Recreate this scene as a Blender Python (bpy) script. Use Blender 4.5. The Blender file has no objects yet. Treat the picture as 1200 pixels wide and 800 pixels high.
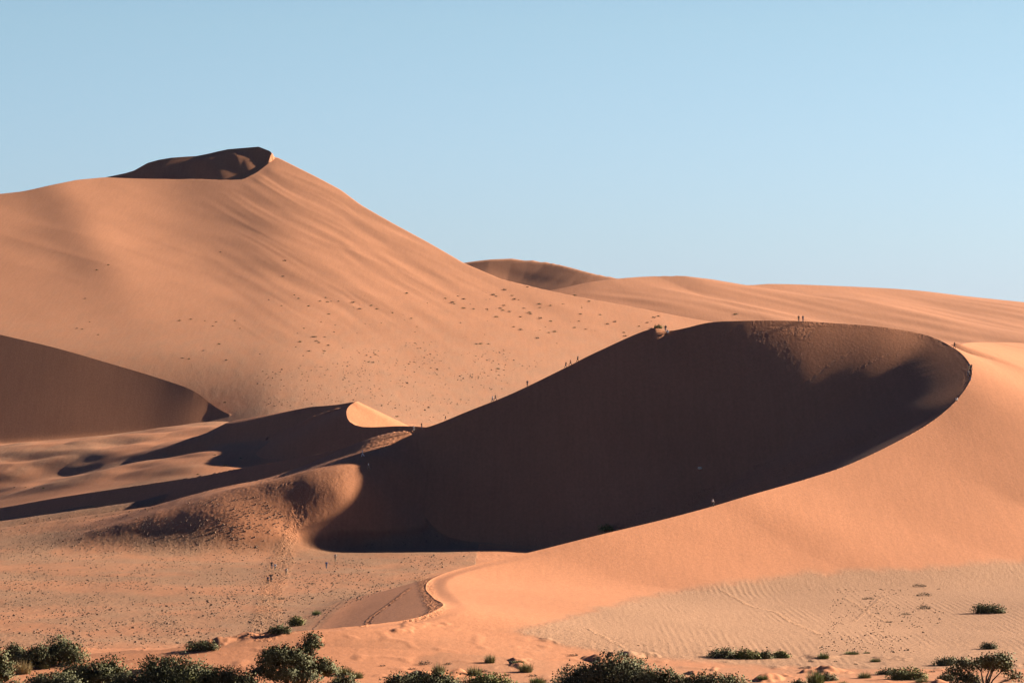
import bpy, math, random, time
import numpy as np
from mathutils import Vector, Matrix

Q = 1.0          # grid coarseness: 1 = final

# ------------------------------------------------------------------ camera
K = 0.0002       # tangent per photo pixel (150 mm lens)
HC = 38.0        # camera height above the clay pan
HOR = 460.0      # photo row of the horizon
PHI = math.radians(33.0)      # azimuth of the sun from +X towards +Y
ELEV = math.radians(19.3)
SUN = np.array([math.cos(PHI)*math.cos(ELEV), math.sin(PHI)*math.cos(ELEV), math.sin(ELEV)])

def P(px, py, Y):
    return ((px-600.0)*K*Y, Y, HC + (HOR-py)*K*Y)

# ------------------------------------------------------------------ noise
_GT = np.random.RandomState(7).rand(512, 512).astype(np.float32)*(2*math.pi)
_GX, _GY = np.cos(_GT), np.sin(_GT)
def gnoise(x, y, seed=0):
    x = np.asarray(x, np.float32); y = np.asarray(y, np.float32)
    ix = np.floor(x); iy = np.floor(y)
    fx = x-ix; fy = y-iy
    i0 = (ix.astype(np.int32)+seed*37) & 511; j0 = (iy.astype(np.int32)+seed*91) & 511
    i1 = (i0+1) & 511; j1 = (j0+1) & 511
    u = fx*fx*fx*(fx*(fx*6-15)+10); v = fy*fy*fy*(fy*(fy*6-15)+10)
    def g(i, j, dx, dy):
        return _GX[i, j]*(fx-dx)+_GY[i, j]*(fy-dy)
    a, b, c, d = g(i0,j0,0,0), g(i1,j0,1,0), g(i0,j1,0,1), g(i1,j1,1,1)
    return (a+(b-a)*u)*(1-v)+(c+(d-c)*u)*v
def fbm(x, y, seed=0, octs=4, gain=.5):
    r = 0; amp = 1
    for o in range(octs):
        r = r + amp*gnoise(x*2**o, y*2**o, seed+o*17); amp *= gain
    return r
def sstep(a, b, x):
    t = np.clip((x-a)/(b-a), 0, 1); return t*t*(3-2*t)
def smax(a, b, k):
    h = np.maximum(k-np.abs(a-b), 0)/k
    return np.maximum(a, b)+h*h*k*.25

# ------------------------------------------------------------------ crest lines
def catmull(rows, step):
    """rows of equal-length tuples; first two columns are plan x, y"""
    A = np.array(rows, float)
    A = np.vstack([2*A[0]-A[1], A, 2*A[-1]-A[-2]])
    out = []
    for i in range(1, len(A)-2):
        p0, p1, p2, p3 = A[i-1], A[i], A[i+1], A[i+2]
        n = max(1, int(np.hypot(*(p2-p1)[:2])/step))
        # centripetal parametrisation keeps the curve from overshooting
        t01 = max(np.hypot(*(p1-p0)[:2])**.5, 1e-3); t12 = max(np.hypot(*(p2-p1)[:2])**.5, 1e-3); t23 = max(np.hypot(*(p3-p2)[:2])**.5, 1e-3)
        m1 = (p2-p1)+t12*((p1-p0)/t01-(p2-p0)/(t01+t12))
        m2 = (p2-p1)+t12*((p3-p2)/t23-(p3-p1)/(t12+t23))
        for k in range(n):
            t = k/n
            out.append((2*p1-2*p2+m1+m2)*t**3+(-3*p1+3*p2-2*m1-m2)*t**2+m1*t+p1)
    out.append(A[-2])
    return np.array(out)

class Ridge:
    """crest polyline; the side inside poly falls at s_in, the other at s_out"""
    def __init__(self, rows, close, step=2.0, roll=None):
        self.roll = roll
        # rows: px, py, Y, s_in, s_out
        r = [P(a, b, c)+(si, so) for a, b, c, si, so in rows]
        self.c = catmull(r, step)
        self.poly = np.vstack([self.c[:, :2], np.array(close, float)])
    def inside(self, x, y):
        ins = np.zeros(x.shape, bool)
        p = self.poly; q = np.roll(p, -1, 0)
        for (x0, y0), (x1, y1) in zip(p, q):
            if y0 == y1: continue
            c = ((y0 > y) != (y1 > y)) & (x < (x1-x0)*(y-y0)/(y1-y0)+x0)
            ins ^= c
        return ins
    def evalz(self, x, y, use_out=True):
        """height of the ridge, distance to the crest, inside mask, crest parameter"""
        ins = self.inside(x, y)
        best = np.full(x.shape, -1e3, np.float32)
        dist = np.full(x.shape, 1e9, np.float32)
        par = np.zeros(x.shape, np.float32)
        c = self.c
        for col, sel in ((3, ins), (4, ~ins)):
            xs, ys = x[sel].astype(np.float32), y[sel].astype(np.float32)
            if not len(xs): continue
            bb = np.full(xs.shape, -1e3, np.float32); dd = np.full(xs.shape, 1e18, np.float32); pp = np.zeros(xs.shape, np.float32)
            for i in range(len(c)-1):
                a, b = c[i], c[i+1]
                dx, dy = float(b[0]-a[0]), float(b[1]-a[1])
                L = math.sqrt(dx*dx+dy*dy)+1e-9; g = float(b[2]-a[2])/L
                ex, ey = dx/L, dy/L
                px = xs-np.float32(a[0]); py = ys-np.float32(a[1])
                t0 = px*np.float32(ex)+py*np.float32(ey)            # metres along the segment
                dp = np.abs(px*np.float32(ey)-py*np.float32(ex))
                e = t0-np.clip(t0, 0, L)
                d2 = dp*dp+e*e
                m = d2 < dd
                dd[m] = d2[m]; pp[m] = i+np.clip(t0[m]/np.float32(L), 0, 1)
                # the point of the crest from which the slope through (x, y) comes down
                si, so = float(a[col]), float(b[col]); sm = .5*(si+so)
                t = np.clip(t0+dp*np.float32(g/math.sqrt(max(sm*sm-g*g, .02))), 0, L)
                e = t0-t
                dq = np.sqrt(dp*dp+e*e)
                v = np.float32(a[2])+np.float32(g)*t-(np.float32(si)+np.float32((so-si)/L)*t)*dq
                if self.roll and col == 3 and sm < self.roll[2]:
                    # a gentle lip that rolls over to the steep face
                    q = dq-self.roll[0]; w = self.roll[1]; q0 = .5*(math.hypot(self.roll[0], w)-self.roll[0])
                    v = v-np.float32((self.roll[2]-sm))*(.5*(q+np.sqrt(q*q+w*w))-np.float32(q0))
                np.maximum(bb, v, out=bb)
            best[sel] = bb; dist[sel] = np.sqrt(dd); par[sel] = pp
        return best, dist, ins, par

# the great dune: tail, near arm, round the bowl's rim, far arm, low strip to the left
MAIN = Ridge([
 (190,775,596,.2,.2),(240,757,600,.18,.2),(320,742,602,.17,.22),(400,735,606,.17,.22),(480,725,620,.18,.22),(515,712,636,.18,.2),
 (508,700,690,.17,.18),(499,689,735,.17,.17),(506,678,780,.2,.18),(528,669,803,.27,.2),(570,658,822,.34,.22),
(620,647,836,.38,.24),
 (700,627,855,.42,.25),(775,609,875,.42,.25),(835,593,893,.42,.25),(875,581,905,.42,.25),(945,561,932,.42,.25),(990,546,950,.42,.25),
 (1050,518,978,.36,.27),(1093,493,1001,.33,.27),(1117,473,1017,.31,.28),(1133,453,1033,.27,.3),(1139,438,1047,.275,.34),
 (1135,424,1062,.275,.4),(1117,407,1080,.285,.46),(1083,392,1093,.335,.48),(1033,383,1098,.39,.48),(983,379,1100,.445,.5),
 (933,376,1101,.49,.55),(867,376,1101,.58,.62),(830,378,1101,.6,.62),(800,385,1101,.6,.6),(780,388,1101,.6,.6),(768,384.5,1101,.62,.8),
 (700,412,1099,.62,.85),(662,431,1095,.6,.85),(600,461,1090,.56,.8),(550,481,1086,.6,.7),(505,499,1082,.6,.5),(480,505,1081,.6,.45),
 (435,518,1086,.55,.4),(400,525,1093,.52,.4),(350,536,1105,.5,.4),(300,545,1122,.48,.4),(267,551,1135,.48,.4),(200,563,1165,.48,.4),
 (133,573,1185,.46,.4),(67,583,1205,.42,.4),(0,595,1225,.35,.4),(-80,606,1250,.3,.4),(-200,622,1290,.3,.4)],
 [(-600,1290),(-600,596)], 2.0, (34.0, 32.0, .60))
SHOULDER = Ridge([(1122,405,1108,.36,.36),(1129,402.5,1140,.31,.31),(1140,401,1210,.26,.26),(1165,401,1340,.20,.20),(1200,402,1560,.15,.15),(1240,408,1800,.14,.14),(1260,414,2000,.14,.14)],
 [(100,2000),(100,1078)], 8)
EDUNE = Ridge([(540,506,1215,.5,.48),(505,501,1219,.5,.48),(472,499,1225,.5,.48),(425,500,1230,.5,.48),(410,494,1236,.5,.48),(406,482,1245,.5,.48),
 (411,474,1254,.5,.48),(419,470,1262,.52,.48),(395,474,1275,.52,.48),(350,478,1290,.52,.48),(300,485.5,1305,.52,.48),(272,492,1318,.5,.48),(256,505,1325,.42,.48),(230,532,1312,.4,.48),(195,552,1300,.4,.48),(150,585,1285,.4,.48)],
 [(-150,1150),(0,1150)], 3)
ESPUR = Ridge([(413,474,1258,.62,.5),(392,478.5,1259,.62,.5),(367,487,1262,.62,.45),(333,505,1268,.6,.4),(300,520,1272,.55,.36),(267,529,1276,.45,.36),(233,538,1280,.36,.36),(200,552,1283,.36,.36),(160,585,1286,.36,.36)],
 [(-150,1120),(0,1120)], 4)
FDUNE = Ridge([(-400,300,1690,.55,.5),(-250,335,1667,.55,.5),(-100,369,1645,.55,.5),(0,392,1630,.55,.5),(67,408,1620,.55,.5),(133,427,1609,.55,.6),(183,442,1600,.56,.7),
 (227,458,1590,.58,.8),(253,477,1580,.62,.8),(278,489,1571,.6,.7),(310,496,1562,.5,.5)],
 [(-120,1300),(-700,1300)], 4)

# the highest dune: a slope profile (photo row against distance) carried round its face, with a skyline ridge
def _curve(pts, n=4000, smooth=0):
    p = np.array(pts, float); q = np.linspace(p[0,0], p[-1,0], n); v = np.interp(q, p[:,0], p[:,1])
    if smooth:
        k = int(smooth/(p[-1,0]-p[0,0])*n)|1; w_ = np.hanning(k+2)[1:-1]; w_ /= w_.sum()
        for _ in range(2): v = np.convolve(np.pad(v, k//2, mode='reflect', reflect_type='odd'), w_, 'valid')
    return q, v
PROFILE = _curve([(1380,516),(1440,504),(1500,490),(1560,470),(1640,440),(1740,400),(1840,360),(1920,330),(2000,300),(2085,270),(2150,247),(2215,224),(2280,201),(2360,173),(2500,124),(2700,60)], smooth=60)
SKYL = _curve([(-400,232),(-300,231),(-150,230),(0,227),(23,224),(60,217),(90,211),(123,208),(160,209.5),(200,210),(233,209.5),(257,210.5),(283,210.5),(298,203.5),(310,195),(323,183.5),(340,192),(372,208),(400,223),(423,240),(460,261),(500,283),(543,308),(587,327),(633,338),(680,348),(733,358),(783,368),(850,380),(1000,396),(1300,425),(1700,460)], smooth=9)
def lean(px, Y):
    v = .42*np.where(px > 300, np.sqrt(np.maximum(px-300, 0)**2+80**2)-80, 0)
    return v+(15*np.exp(-((px-215-(2150-Y)*.22)/75)**2)-9*np.exp(-((px-85-(2150-Y)*.22)/40)**2))*sstep(1700, 2020, Y)
def mount(x, y):
    px = np.clip(x/(K*y)+600, -399, 1699)
    sky = np.interp(px, *SKYL)
    ys = np.interp(-sky, -PROFILE[1][::1], PROFILE[0][::1])
    ln = lean(px, y)
    ys = ys+lean(px, np.full(px.shape, 2300.))
    row = np.interp(y-ln, *PROFILE)
    yf = np.minimum(y, ys)
    row = np.maximum(row, sky)
    z = HC+(HOR-row)*K*yf
    s_ = np.maximum(y-ys, 0)
    z = z-.42*(np.sqrt(s_*s_+36)-6)
    return z-(10*sstep(460, 130, px)+6*sstep(330, 140, px))*sstep(1720, 1540, y), ys
def tps_fit(pts, smooth=0.0):
    A = np.array(pts, float); n = len(A)
    s = 300.0
    xy = A[:, :2]/s
    r = np.hypot(xy[:,None,0]-xy[None,:,0], xy[:,None,1]-xy[None,:,1])
    Kk = np.where(r > 0, r*r*np.log(r+1e-12), 0)+np.eye(n)*smooth
    Pm = np.hstack([np.ones((n,1)), xy])
    M = np.vstack([np.hstack([Kk, Pm]), np.hstack([Pm.T, np.zeros((3,3))])])
    w = np.linalg.solve(M, np.concatenate([A[:,2], np.zeros(3)]))
    return xy, w, s
def tps_eval(f, x, y):
    xy, w, s = f
    x = x/s; y = y/s
    z = w[-3]+w[-2]*x+w[-1]*y
    for (a, b), c in zip(xy, w):
        r2 = (x-a)**2+(y-b)**2
        z = z+c*0.5*r2*np.log(r2+1e-12)
    return z
_T = [P(*t) for t in [(480,505,1081),(435,518,1086),(400,525,1093),(350,536,1105),(300,545,1122),(200,563,1165),(133,573,1185),(67,583,1205),(0,595,1225),(-80,606,1250),(-200,622,1290),
      (0,523,1500),(100,513,1500),(167,508,1500),(207,505,1490),(260,496,1470),(-150,536,1500),(-300,545,1500),(480,500,1450),(600,500,1450),(240,512,1300),(225,530,1262),(200,520,1330),(180,535,1280),
      (60,560,1330),(150,540,1320),(220,533,1290),(-100,570,1350),(700,520,1250),(560,515,1200)]]
_T += [((px-600)*K*Y, Y, Z) for px, Y, Z in [(422,1112,18.5),(440,1104,20.5),(475,1106,22),(395,1122,17),(430,1150,18.5),(380,1155,17.5),(335,1165,15.5),(400,1200,19),(340,1215,17),(290,1195,15.5),(420,1300,24)]]
TOP = tps_fit(_T, 0.0005)
_A = [P(*t) for t in [(480,507,1079),(466,516,1074),(448,533,1058),(425,555,1042),(395,575,1031.5),(362,600,1024.5),(346,626,1017.5),(317,573,1100)]]
_A += [(-59.5,1057,15.8),(-85,1041,9.8),(-110,1024,2),(-69.6,1064,15),(-77,1071,13.2),(-103,1042,4.5),(-89,1083,9.5),(-118,1064,2.5),(-66,1041,15),(-91,1025,7),(-62,1031,13.4),(-87,1014,4.2),(-70,1014,6.4),(-68,1020,9.4),(-110,1000,-.5),(-85,995,-.5),(-60,1003,0),(-140,1040,-.5),(-50,1003,-.3),(-55,1015,5),(-46,1050,20),(-42,1066,22)]
_A += [(-34,1008,-.5),(-34,1024,2.5),(-20,1024,1),(-20,1010,-.5),(-20,1045,6.5),(-44,1014,.5),(-90,960,-1.5),(-40,955,-1),(0,930,-1.5),(40,900,-2),(-150,1000,-1.5),(-150,900,-4),(0,850,-6),(-250,1000,-4),(-200,1090,-1),(-250,1200,-3),(40,1040,0),(80,1000,-2),(20,960,-1),(-20,1000,0),(0,1010,0),(-12,1040,3.5),(-30,1002,0),(-8,1070,11),(-60,900,-4),(60,1090,16)]
APRON = tps_fit(_A, 0.0003)
PEAK = Ridge([(60,226,2330,.64,.7),(100,213,2330,.64,.7),(123,208,2330,.64,.7),(157,200,2335,.72,.7),(173,191,2340,.64,.7),(200,185,2342,.58,.7),(230,183,2342,.46,.7),(245,180,2340,.46,.7),(267,175,2336,.46,.7),(285,173.5,2333,.46,.7),
  (303,172,2330,.52,.85),(316,177,2324,.6,.85),(323,184,2315,.6,.85),(322,190,2305,.5,.85)], [(-150,2100),(-300,2100)], 5)
PEAKIN = Ridge([(272,174.5,2335,.7,.7),(278,182,2327,.7,.7),(274,192,2314,.7,.7),(266,204,2296,.7,.7)], [(-300,2262),(-300,2315)], 5)
HDUNE = Ridge([(480,352,2120,.18,.3),(560,350,2130,.18,.3),(640,341,2140,.18,.3),(693,330,2160,.18,.3),(733,325.5,2180,.18,.3),(767,323.5,2200,.18,.3),(800,323,2205,.175,.3),(833,327,2215,.175,.3),(867,334,2225,.175,.3),(900,332.5,2245,.175,.3),(983,335,2290,.175,.3),(1067,339.5,2330,.175,.3),
  (1133,347,2365,.175,.3),(1200,354,2395,.175,.3),(1350,374,2700,.175,.3),(1600,410,2900,.175,.3)], [(900,1500),(-300,1500)], 10)
JDUNE = Ridge([(420,330,3150,.36,.3),(480,318,3150,.36,.3),(543,308,3150,.36,.3),(575,304,3150,.38,.3),(600,303,3150,.4,.3),(640,307,3140,.36,.3),(667,313,3120,.33,.3),(693,320,3100,.3,.3),(740,329,3080,.25,.3),(820,345,3050,.22,.3)],
  [(100,2500),(-200,2500)], 10)
def bbox(x, y, x0, x1, y0, y1): return (x > x0) & (x < x1) & (y > y0) & (y < y1)

# trodden trails: plan polylines from the photograph, width in metres (x, y filled by the builder)
NAMES = ['pan', 'great', 'strip', 'small', 'left', 'mountain', 'right', 'far']
def terrain(x, y, detail=True):
    """returns z, component id, pale, rough, inside-distance attributes"""
    x = x.astype(np.float32); y = y.astype(np.float32)
    n = x.shape
    # ---- pan and the camera's own dune
    z = 36.3*np.clip(1-y/430.0, 0, 1)**1.2
    z = z+1.0*fbm(x/90, y/140, 3, 3)*sstep(480, 620, y)*(1-sstep(1250, 1500, y))
    comp = np.zeros(n, np.int8)
    pale = np.ones(n, np.float32)
    inner = np.full(n, 99., np.float32)    # distance inside the rim of the great dune
    side = np.zeros(n, np.int8)
    fore = sstep(655, 590, y+3*fbm(x/12, y/20, 81, 2))
    # apron that carries the strip dune's foot
    ap = np.full(n, -50., np.float32)
    for a, b, c in [(-60,606,1228),(0,602,1220),(100,598,1197),(167,587,1178),(233,577,1144),(317,573,1106)]:
        X, Y, Z = P(a, b, c); ap = np.maximum(ap, Z-.24*np.hypot((x-X)*.6, y-Y))
    # ---- great dune
    m = bbox(x, y, 40, 560, 850, 2200)
    shz = np.full(n, -50., np.float32)
    if m.any():
        shz[m], _, _, _ = SHOULDER.evalz(x[m], y[m])
        far = y > 1330
        comp[far & (shz > z)] = 1; pale[far & (shz > z)] = .05
        z = np.where(far, smax(z, shz, 9.0), z)
    m = bbox(x, y, -420, 460, 540, 1330)
    if m.any():
        zi, d, ins, par = MAIN.evalz(x[m], y[m])
        xm, ym = x[m], y[m]
        top = tps_eval(TOP, xm, ym)
        strip_par = 0
        # which crest sample starts the strip
        si = np.argmin(np.hypot(MAIN.c[:,0]-P(490,503,1081)[0], MAIN.c[:,1]-1081))
        strip_side = (~ins) & (par > si)
        zi = np.where(strip_side, -50, zi)
        zs = shz[m]
        out = ~ins
        zi = np.where(out & ~strip_side, smax(zi, zs, 11.0)*(sstep(0,25,d))+np.maximum(zi, zs)*(1-sstep(0,25,d)), zi)
        zz = smax(z[m], ap[m], 4.0)
        cb = bbox(xm, ym, -240, 75, 860, 1100) & ins; zc_ = np.full(xm.shape, -50, np.float32)
        zc_[cb] = tps_eval(APRON, xm[cb], ym[cb])-12*sstep(-140, -230, xm[cb])-14*sstep(35, 72, xm[cb])-10*sstep(1086, 1100, ym[cb])
        zz = smax(zz, zc_, 3.0)
        # old sand slides streak the slip face
        zi = np.where(ins, zi+sstep(3, 14, d)*(.13*gnoise(par*.7+.03*d, d/38, 231)+.07*gnoise(par*2.3, d/22, 233))*sstep(-.3,.3,gnoise(par/14, d/30, 235)), zi)
        # exterior foot eases out into the pan, interior foot is sharper
        kk = np.where(ins, 2.0, 9.0)
        z2 = smax(zz, zi, kk)
        near = sstep(0, 4, d)
        z2 = zi*(1-near)*(zi > zz)+z2*(1-(1-near)*(zi > zz))
        dom = zi > zz+.3
        xb = np.interp(ym, [560,600,633,674,691,725,754,802,864,913,941,974,1040], [-14,-10,-5,0,2.8,7.3,15,25.7,43,64,90,117,170])
        top_ = .8+4.6*sstep(15, 75, xm)
        pl = 1-sstep(-.3, top_, zi-zz+.22*top_*fbm(xm/9, ym/25, 5, 3)+.2*top_*gnoise(xm/40, ym/80, 6))
        pl2 = sstep(-3.0, 3.5, xm-xb+3.2*fbm(xm/7, ym/22, 5, 3)+2.0*gnoise(xm/30, ym/60, 6))
        pl = np.where(ym < 790, np.minimum(pl, np.maximum(pl2, sstep(700, 790, ym))), pl)
        pl = np.where(ins, np.minimum(1-.85*sstep(1.0, 7.0, zc_+1.5*fbm(xm/14, ym/14, 8, 3)), 1-sstep(-.6, 1.2, zi-zz+.3*fbm(xm/30, ym/60, 5, 3))), pl)
        pl = np.where(ins, np.minimum(1, pl*1.2), pl)
        z[m] = z2
        side[m] = ins
        cm = comp[m]; cm[dom] = 1; cm[dom & ins & (par > si)] = 2; comp[m] = cm
        pale[m] = pl
        im = inner[m]; im = np.where(ins & dom, d, im); inner[m] = im
    # ---- upper ground behind the strip
    m = bbox(x, y, -700, 500, 1074, 1720)
    if m.any():
        xm, ym = x[m], y[m]
        ins = MAIN.inside(xm, ym)
        t = np.minimum(tps_eval(TOP, xm, ym), 28)-26*sstep(25, 110, xm)
        edge = sstep(0, 60, ym-1110)
        und = 2.0*fbm(xm/45+ym/160, ym/75, 21, 3)+1.2*np.abs(gnoise(xm/28+3, ym/50, 33))
        # undulation fades to nothing at the strip's crest
        dist = np.full(xm.shape, 1e9, np.float32)
        c = MAIN.c
        for i in range(0, len(c)):
            if c[i,0] < 0 and c[i,1] > 1074: dist = np.minimum(dist, np.hypot(xm-c[i,0], ym-c[i,1]))
        t = t+und*sstep(2, 55, dist)*(1-sstep(1430,1560,ym))
        zc = np.interp(xm, *[v[np.argsort(c[(c[:,1]>1074)][:,0])] for v in (c[(c[:,1]>1074)][:,0], c[(c[:,1]>1074)][:,2])])
        cap = zc+.13*dist
        t = np.where(ins, -50, np.minimum(t, cap))
        for R in (EDUNE, ESPUR):
            ze, de, ie, _ = R.evalz(xm, ym)
            ze = np.where(ins, -50, np.minimum(ze, cap))
            t2 = smax(t, ze, 2.5); nr = sstep(0, 5, de)
            t = np.where(ze > t, ze*(1-nr)+t2*nr, t2)
            sd = side[m]; sd = np.where((ze > t-.3) & (de < 6), 2+2*(R is EDUNE)+ie, sd); side[m] = sd
            if R is EDUNE: emask = (ze > t-.6)
        zf, df, inf, _ = FDUNE.evalz(xm, ym)
        f2 = smax(t, zf, 1.5); nr = sstep(0, 8, df)
        fm = zf > t
        im = inner[m]; inner[m] = np.where(fm & inf, df, im)
        sd = side[m]; side[m] = np.where(fm & (df < 6), 6+inf, sd)
        t = np.where(fm, zf*(1-nr)+f2*nr, f2)
        up = (t > z[m])
        zm = np.maximum(z[m], t); z[m] = zm
        cm = comp[m]; cm[up] = 2; cm[up & emask] = 3; cm[up & fm] = 4; comp[m] = cm
        pm = pale[m]; pm[up] = (.25+.3*sstep(-.2,.3,fbm(xm/40, ym/60, 9, 2)))[up]; pm[up & emask] = .05; pm[up & fm] = .12; pale[m] = pm
    # ---- mountain
    m = (y > 1440) & (y < 3400) & (x > -1500) & (x < 1300)
    if m.any():
        xm, ym = x[m], y[m]
        t, ysk = mount(xm, ym)
        hh = sstep(40, 110, t)*(.25+.75*sstep(0, 40, ysk-ym))
        # long soft folds that run down towards the lower right
        pr = (xm*.88+ym*.47); al = (-xm*.47+ym*.88)
        t = t+(1.25*fbm(pr/42, al/300, 41, 2)+.8*(1-np.abs(gnoise(pr/30+.3, al/420, 45))*2)*sstep(-.2,.35,gnoise(pr/90,al/200,46))+.12*fbm(pr/9, al/200, 44, 2))*hh*(.3+.7*sstep(-150,-60,xm-.0*ym))*sstep(-330,-180,xm)
        t = t+hh*.8*fbm(xm/75, ym/170, 47, 2)
        # folds that run down parallel to the right-hand skyline
        pxm = xm/(K*ym)
        s335 = float(np.interp(335, *SKYL))
        sd_ = np.interp(-np.where(pxm < -265, s335-(-265-pxm)*.56, np.interp(pxm+600, *SKYL)), -PROFILE[1], PROFILE[0])+lean(pxm+600, ym*0+2300)-ym
        sd_ = sd_+14*gnoise(pxm/70, sd_/120, 55)
        t = t+hh*sstep(-390,-250,pxm)*sstep(6,45,sd_)*(.62*gnoise(sd_/36, pxm/190, 56)+.2*gnoise(sd_/14, pxm/130, 57)*sstep(-.1,.3,gnoise(sd_/70, pxm/90, 58)))
        pk = bbox(xm, ym, -420, -60, 2120, 2700)
        tp = t.copy(); pmask = np.zeros(xm.shape, bool)
        if pk.any():
            for R in (PEAK,):
                zp, dp, ip, _ = R.evalz(xm[pk], ym[pk])
                lip = ysk[pk]-.5
                sd = side[m]; s2 = sd[pk]; s2 = np.where(dp < 8, 8+ip, s2); sd[pk] = s2; side[m] = sd
                zp = zp+np.where(ip, sstep(1, 14, dp)*(3.4*gnoise((xm[pk]+.35*ym[pk])/17+.2, ym[pk]/70, 63)+.3), 0)
                zp = np.where(ym[pk] > lip, zp, -50)
                a = tp[pk]; pmask[pk] |= zp > a
                tp[pk] = np.maximum(a, zp)
        t = tp
        t = np.where(y[m] > 2900, t-(y[m]-2900)*.3, t)
        up = t > z[m]
        z[m] = np.maximum(z[m], t)
        cm = comp[m]; cm[up] = 5; comp[m] = cm
        pm = pale[m]; low = (.10+.42*(1-sstep(22, 105, t+2*fbm(xm/60, ym/120, 61, 2))))
        pm[up] = low[up]; pale[m] = pm
    # ---- dunes behind on the right, and the far ridge
    for R, cid, y0, y1, amp in ((HDUNE, 6, 1500, 3400, 3.2), (JDUNE, 7, 2500, 4200, 3.0)):
        m = bbox(x, y, -900, 1500, y0, y1)
        if not m.any(): continue
        xm, ym = x[m], y[m]
        t, d, ins, _ = R.evalz(xm, ym)
        pr = (xm*.75+ym*.66); al = (-xm*.66+ym*.75)
        t = t+amp*(fbm(pr/70, al/300, 71+cid, 3)+.4)*sstep(8, 90, d)
        t = t+.18*amp*fbm(pr/26, al/220, 75+cid, 2)*sstep(4, 50, d)
        up = t > z[m]
        z[m] = smax(z[m], t, 6.0) if cid == 6 else np.maximum(z[m], t)
        cm = comp[m]; cm[up] = cid; comp[m] = cm
        pm = pale[m]; pm[up] = .1; pale[m] = pm
    # beyond everything: low dune plain to the horizon
    m = y > 3600
    if m.any(): z[m] = np.maximum(z[m], 4+8*fbm(x[m]/600, y[m]/900, 88, 3))
    if detail:
        # foreground hummocks around the shrubs
        fm = (y > 470) & (y < 680)
        if fm.any():
            xm, ym = x[fm], y[fm]
            lum = np.clip(fbm(xm/9, ym/16, 91, 4)-.28, 0, 1)*2.2+np.clip(gnoise(xm/3.2, ym/5, 95)-.2, 0, 1)*.4
            zone = sstep(640, 590, ym+8*gnoise(xm/15, ym/40, 97))
            z[fm] = z[fm]+lum*zone
            pm = pale[fm]; pm = pm*(1-zone*np.clip(.55+lum*.8+.5*gnoise(xm/16, ym/22, 99), 0, 1)); pale[fm] = pm
        # pebbly pan and trodden ground
        pn = (comp == 0) & (y > 600) & (y < 1150)
        if pn.any():
            xm, ym = x[pn], y[pn]
            pale[pn] = np.where(xm < .0*ym, pale[pn]*(.42+.30*sstep(-.3,.35,fbm(xm/26, ym/45, 107, 3))), pale[pn])
            left = sstep(.02, -.012, xm/ym+.01*gnoise(xm/20, ym/50, 101))
            pat = sstep(-.35, .3, fbm(xm/22, ym/60, 103, 3))
            z[pn] = z[pn]+left*((.015+.05*pat)*fbm(xm/.8, ym/1.7, 105, 2)+.10*fbm(xm/6, ym/14, 109, 2))
    return z, comp, pale, inner, side
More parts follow.
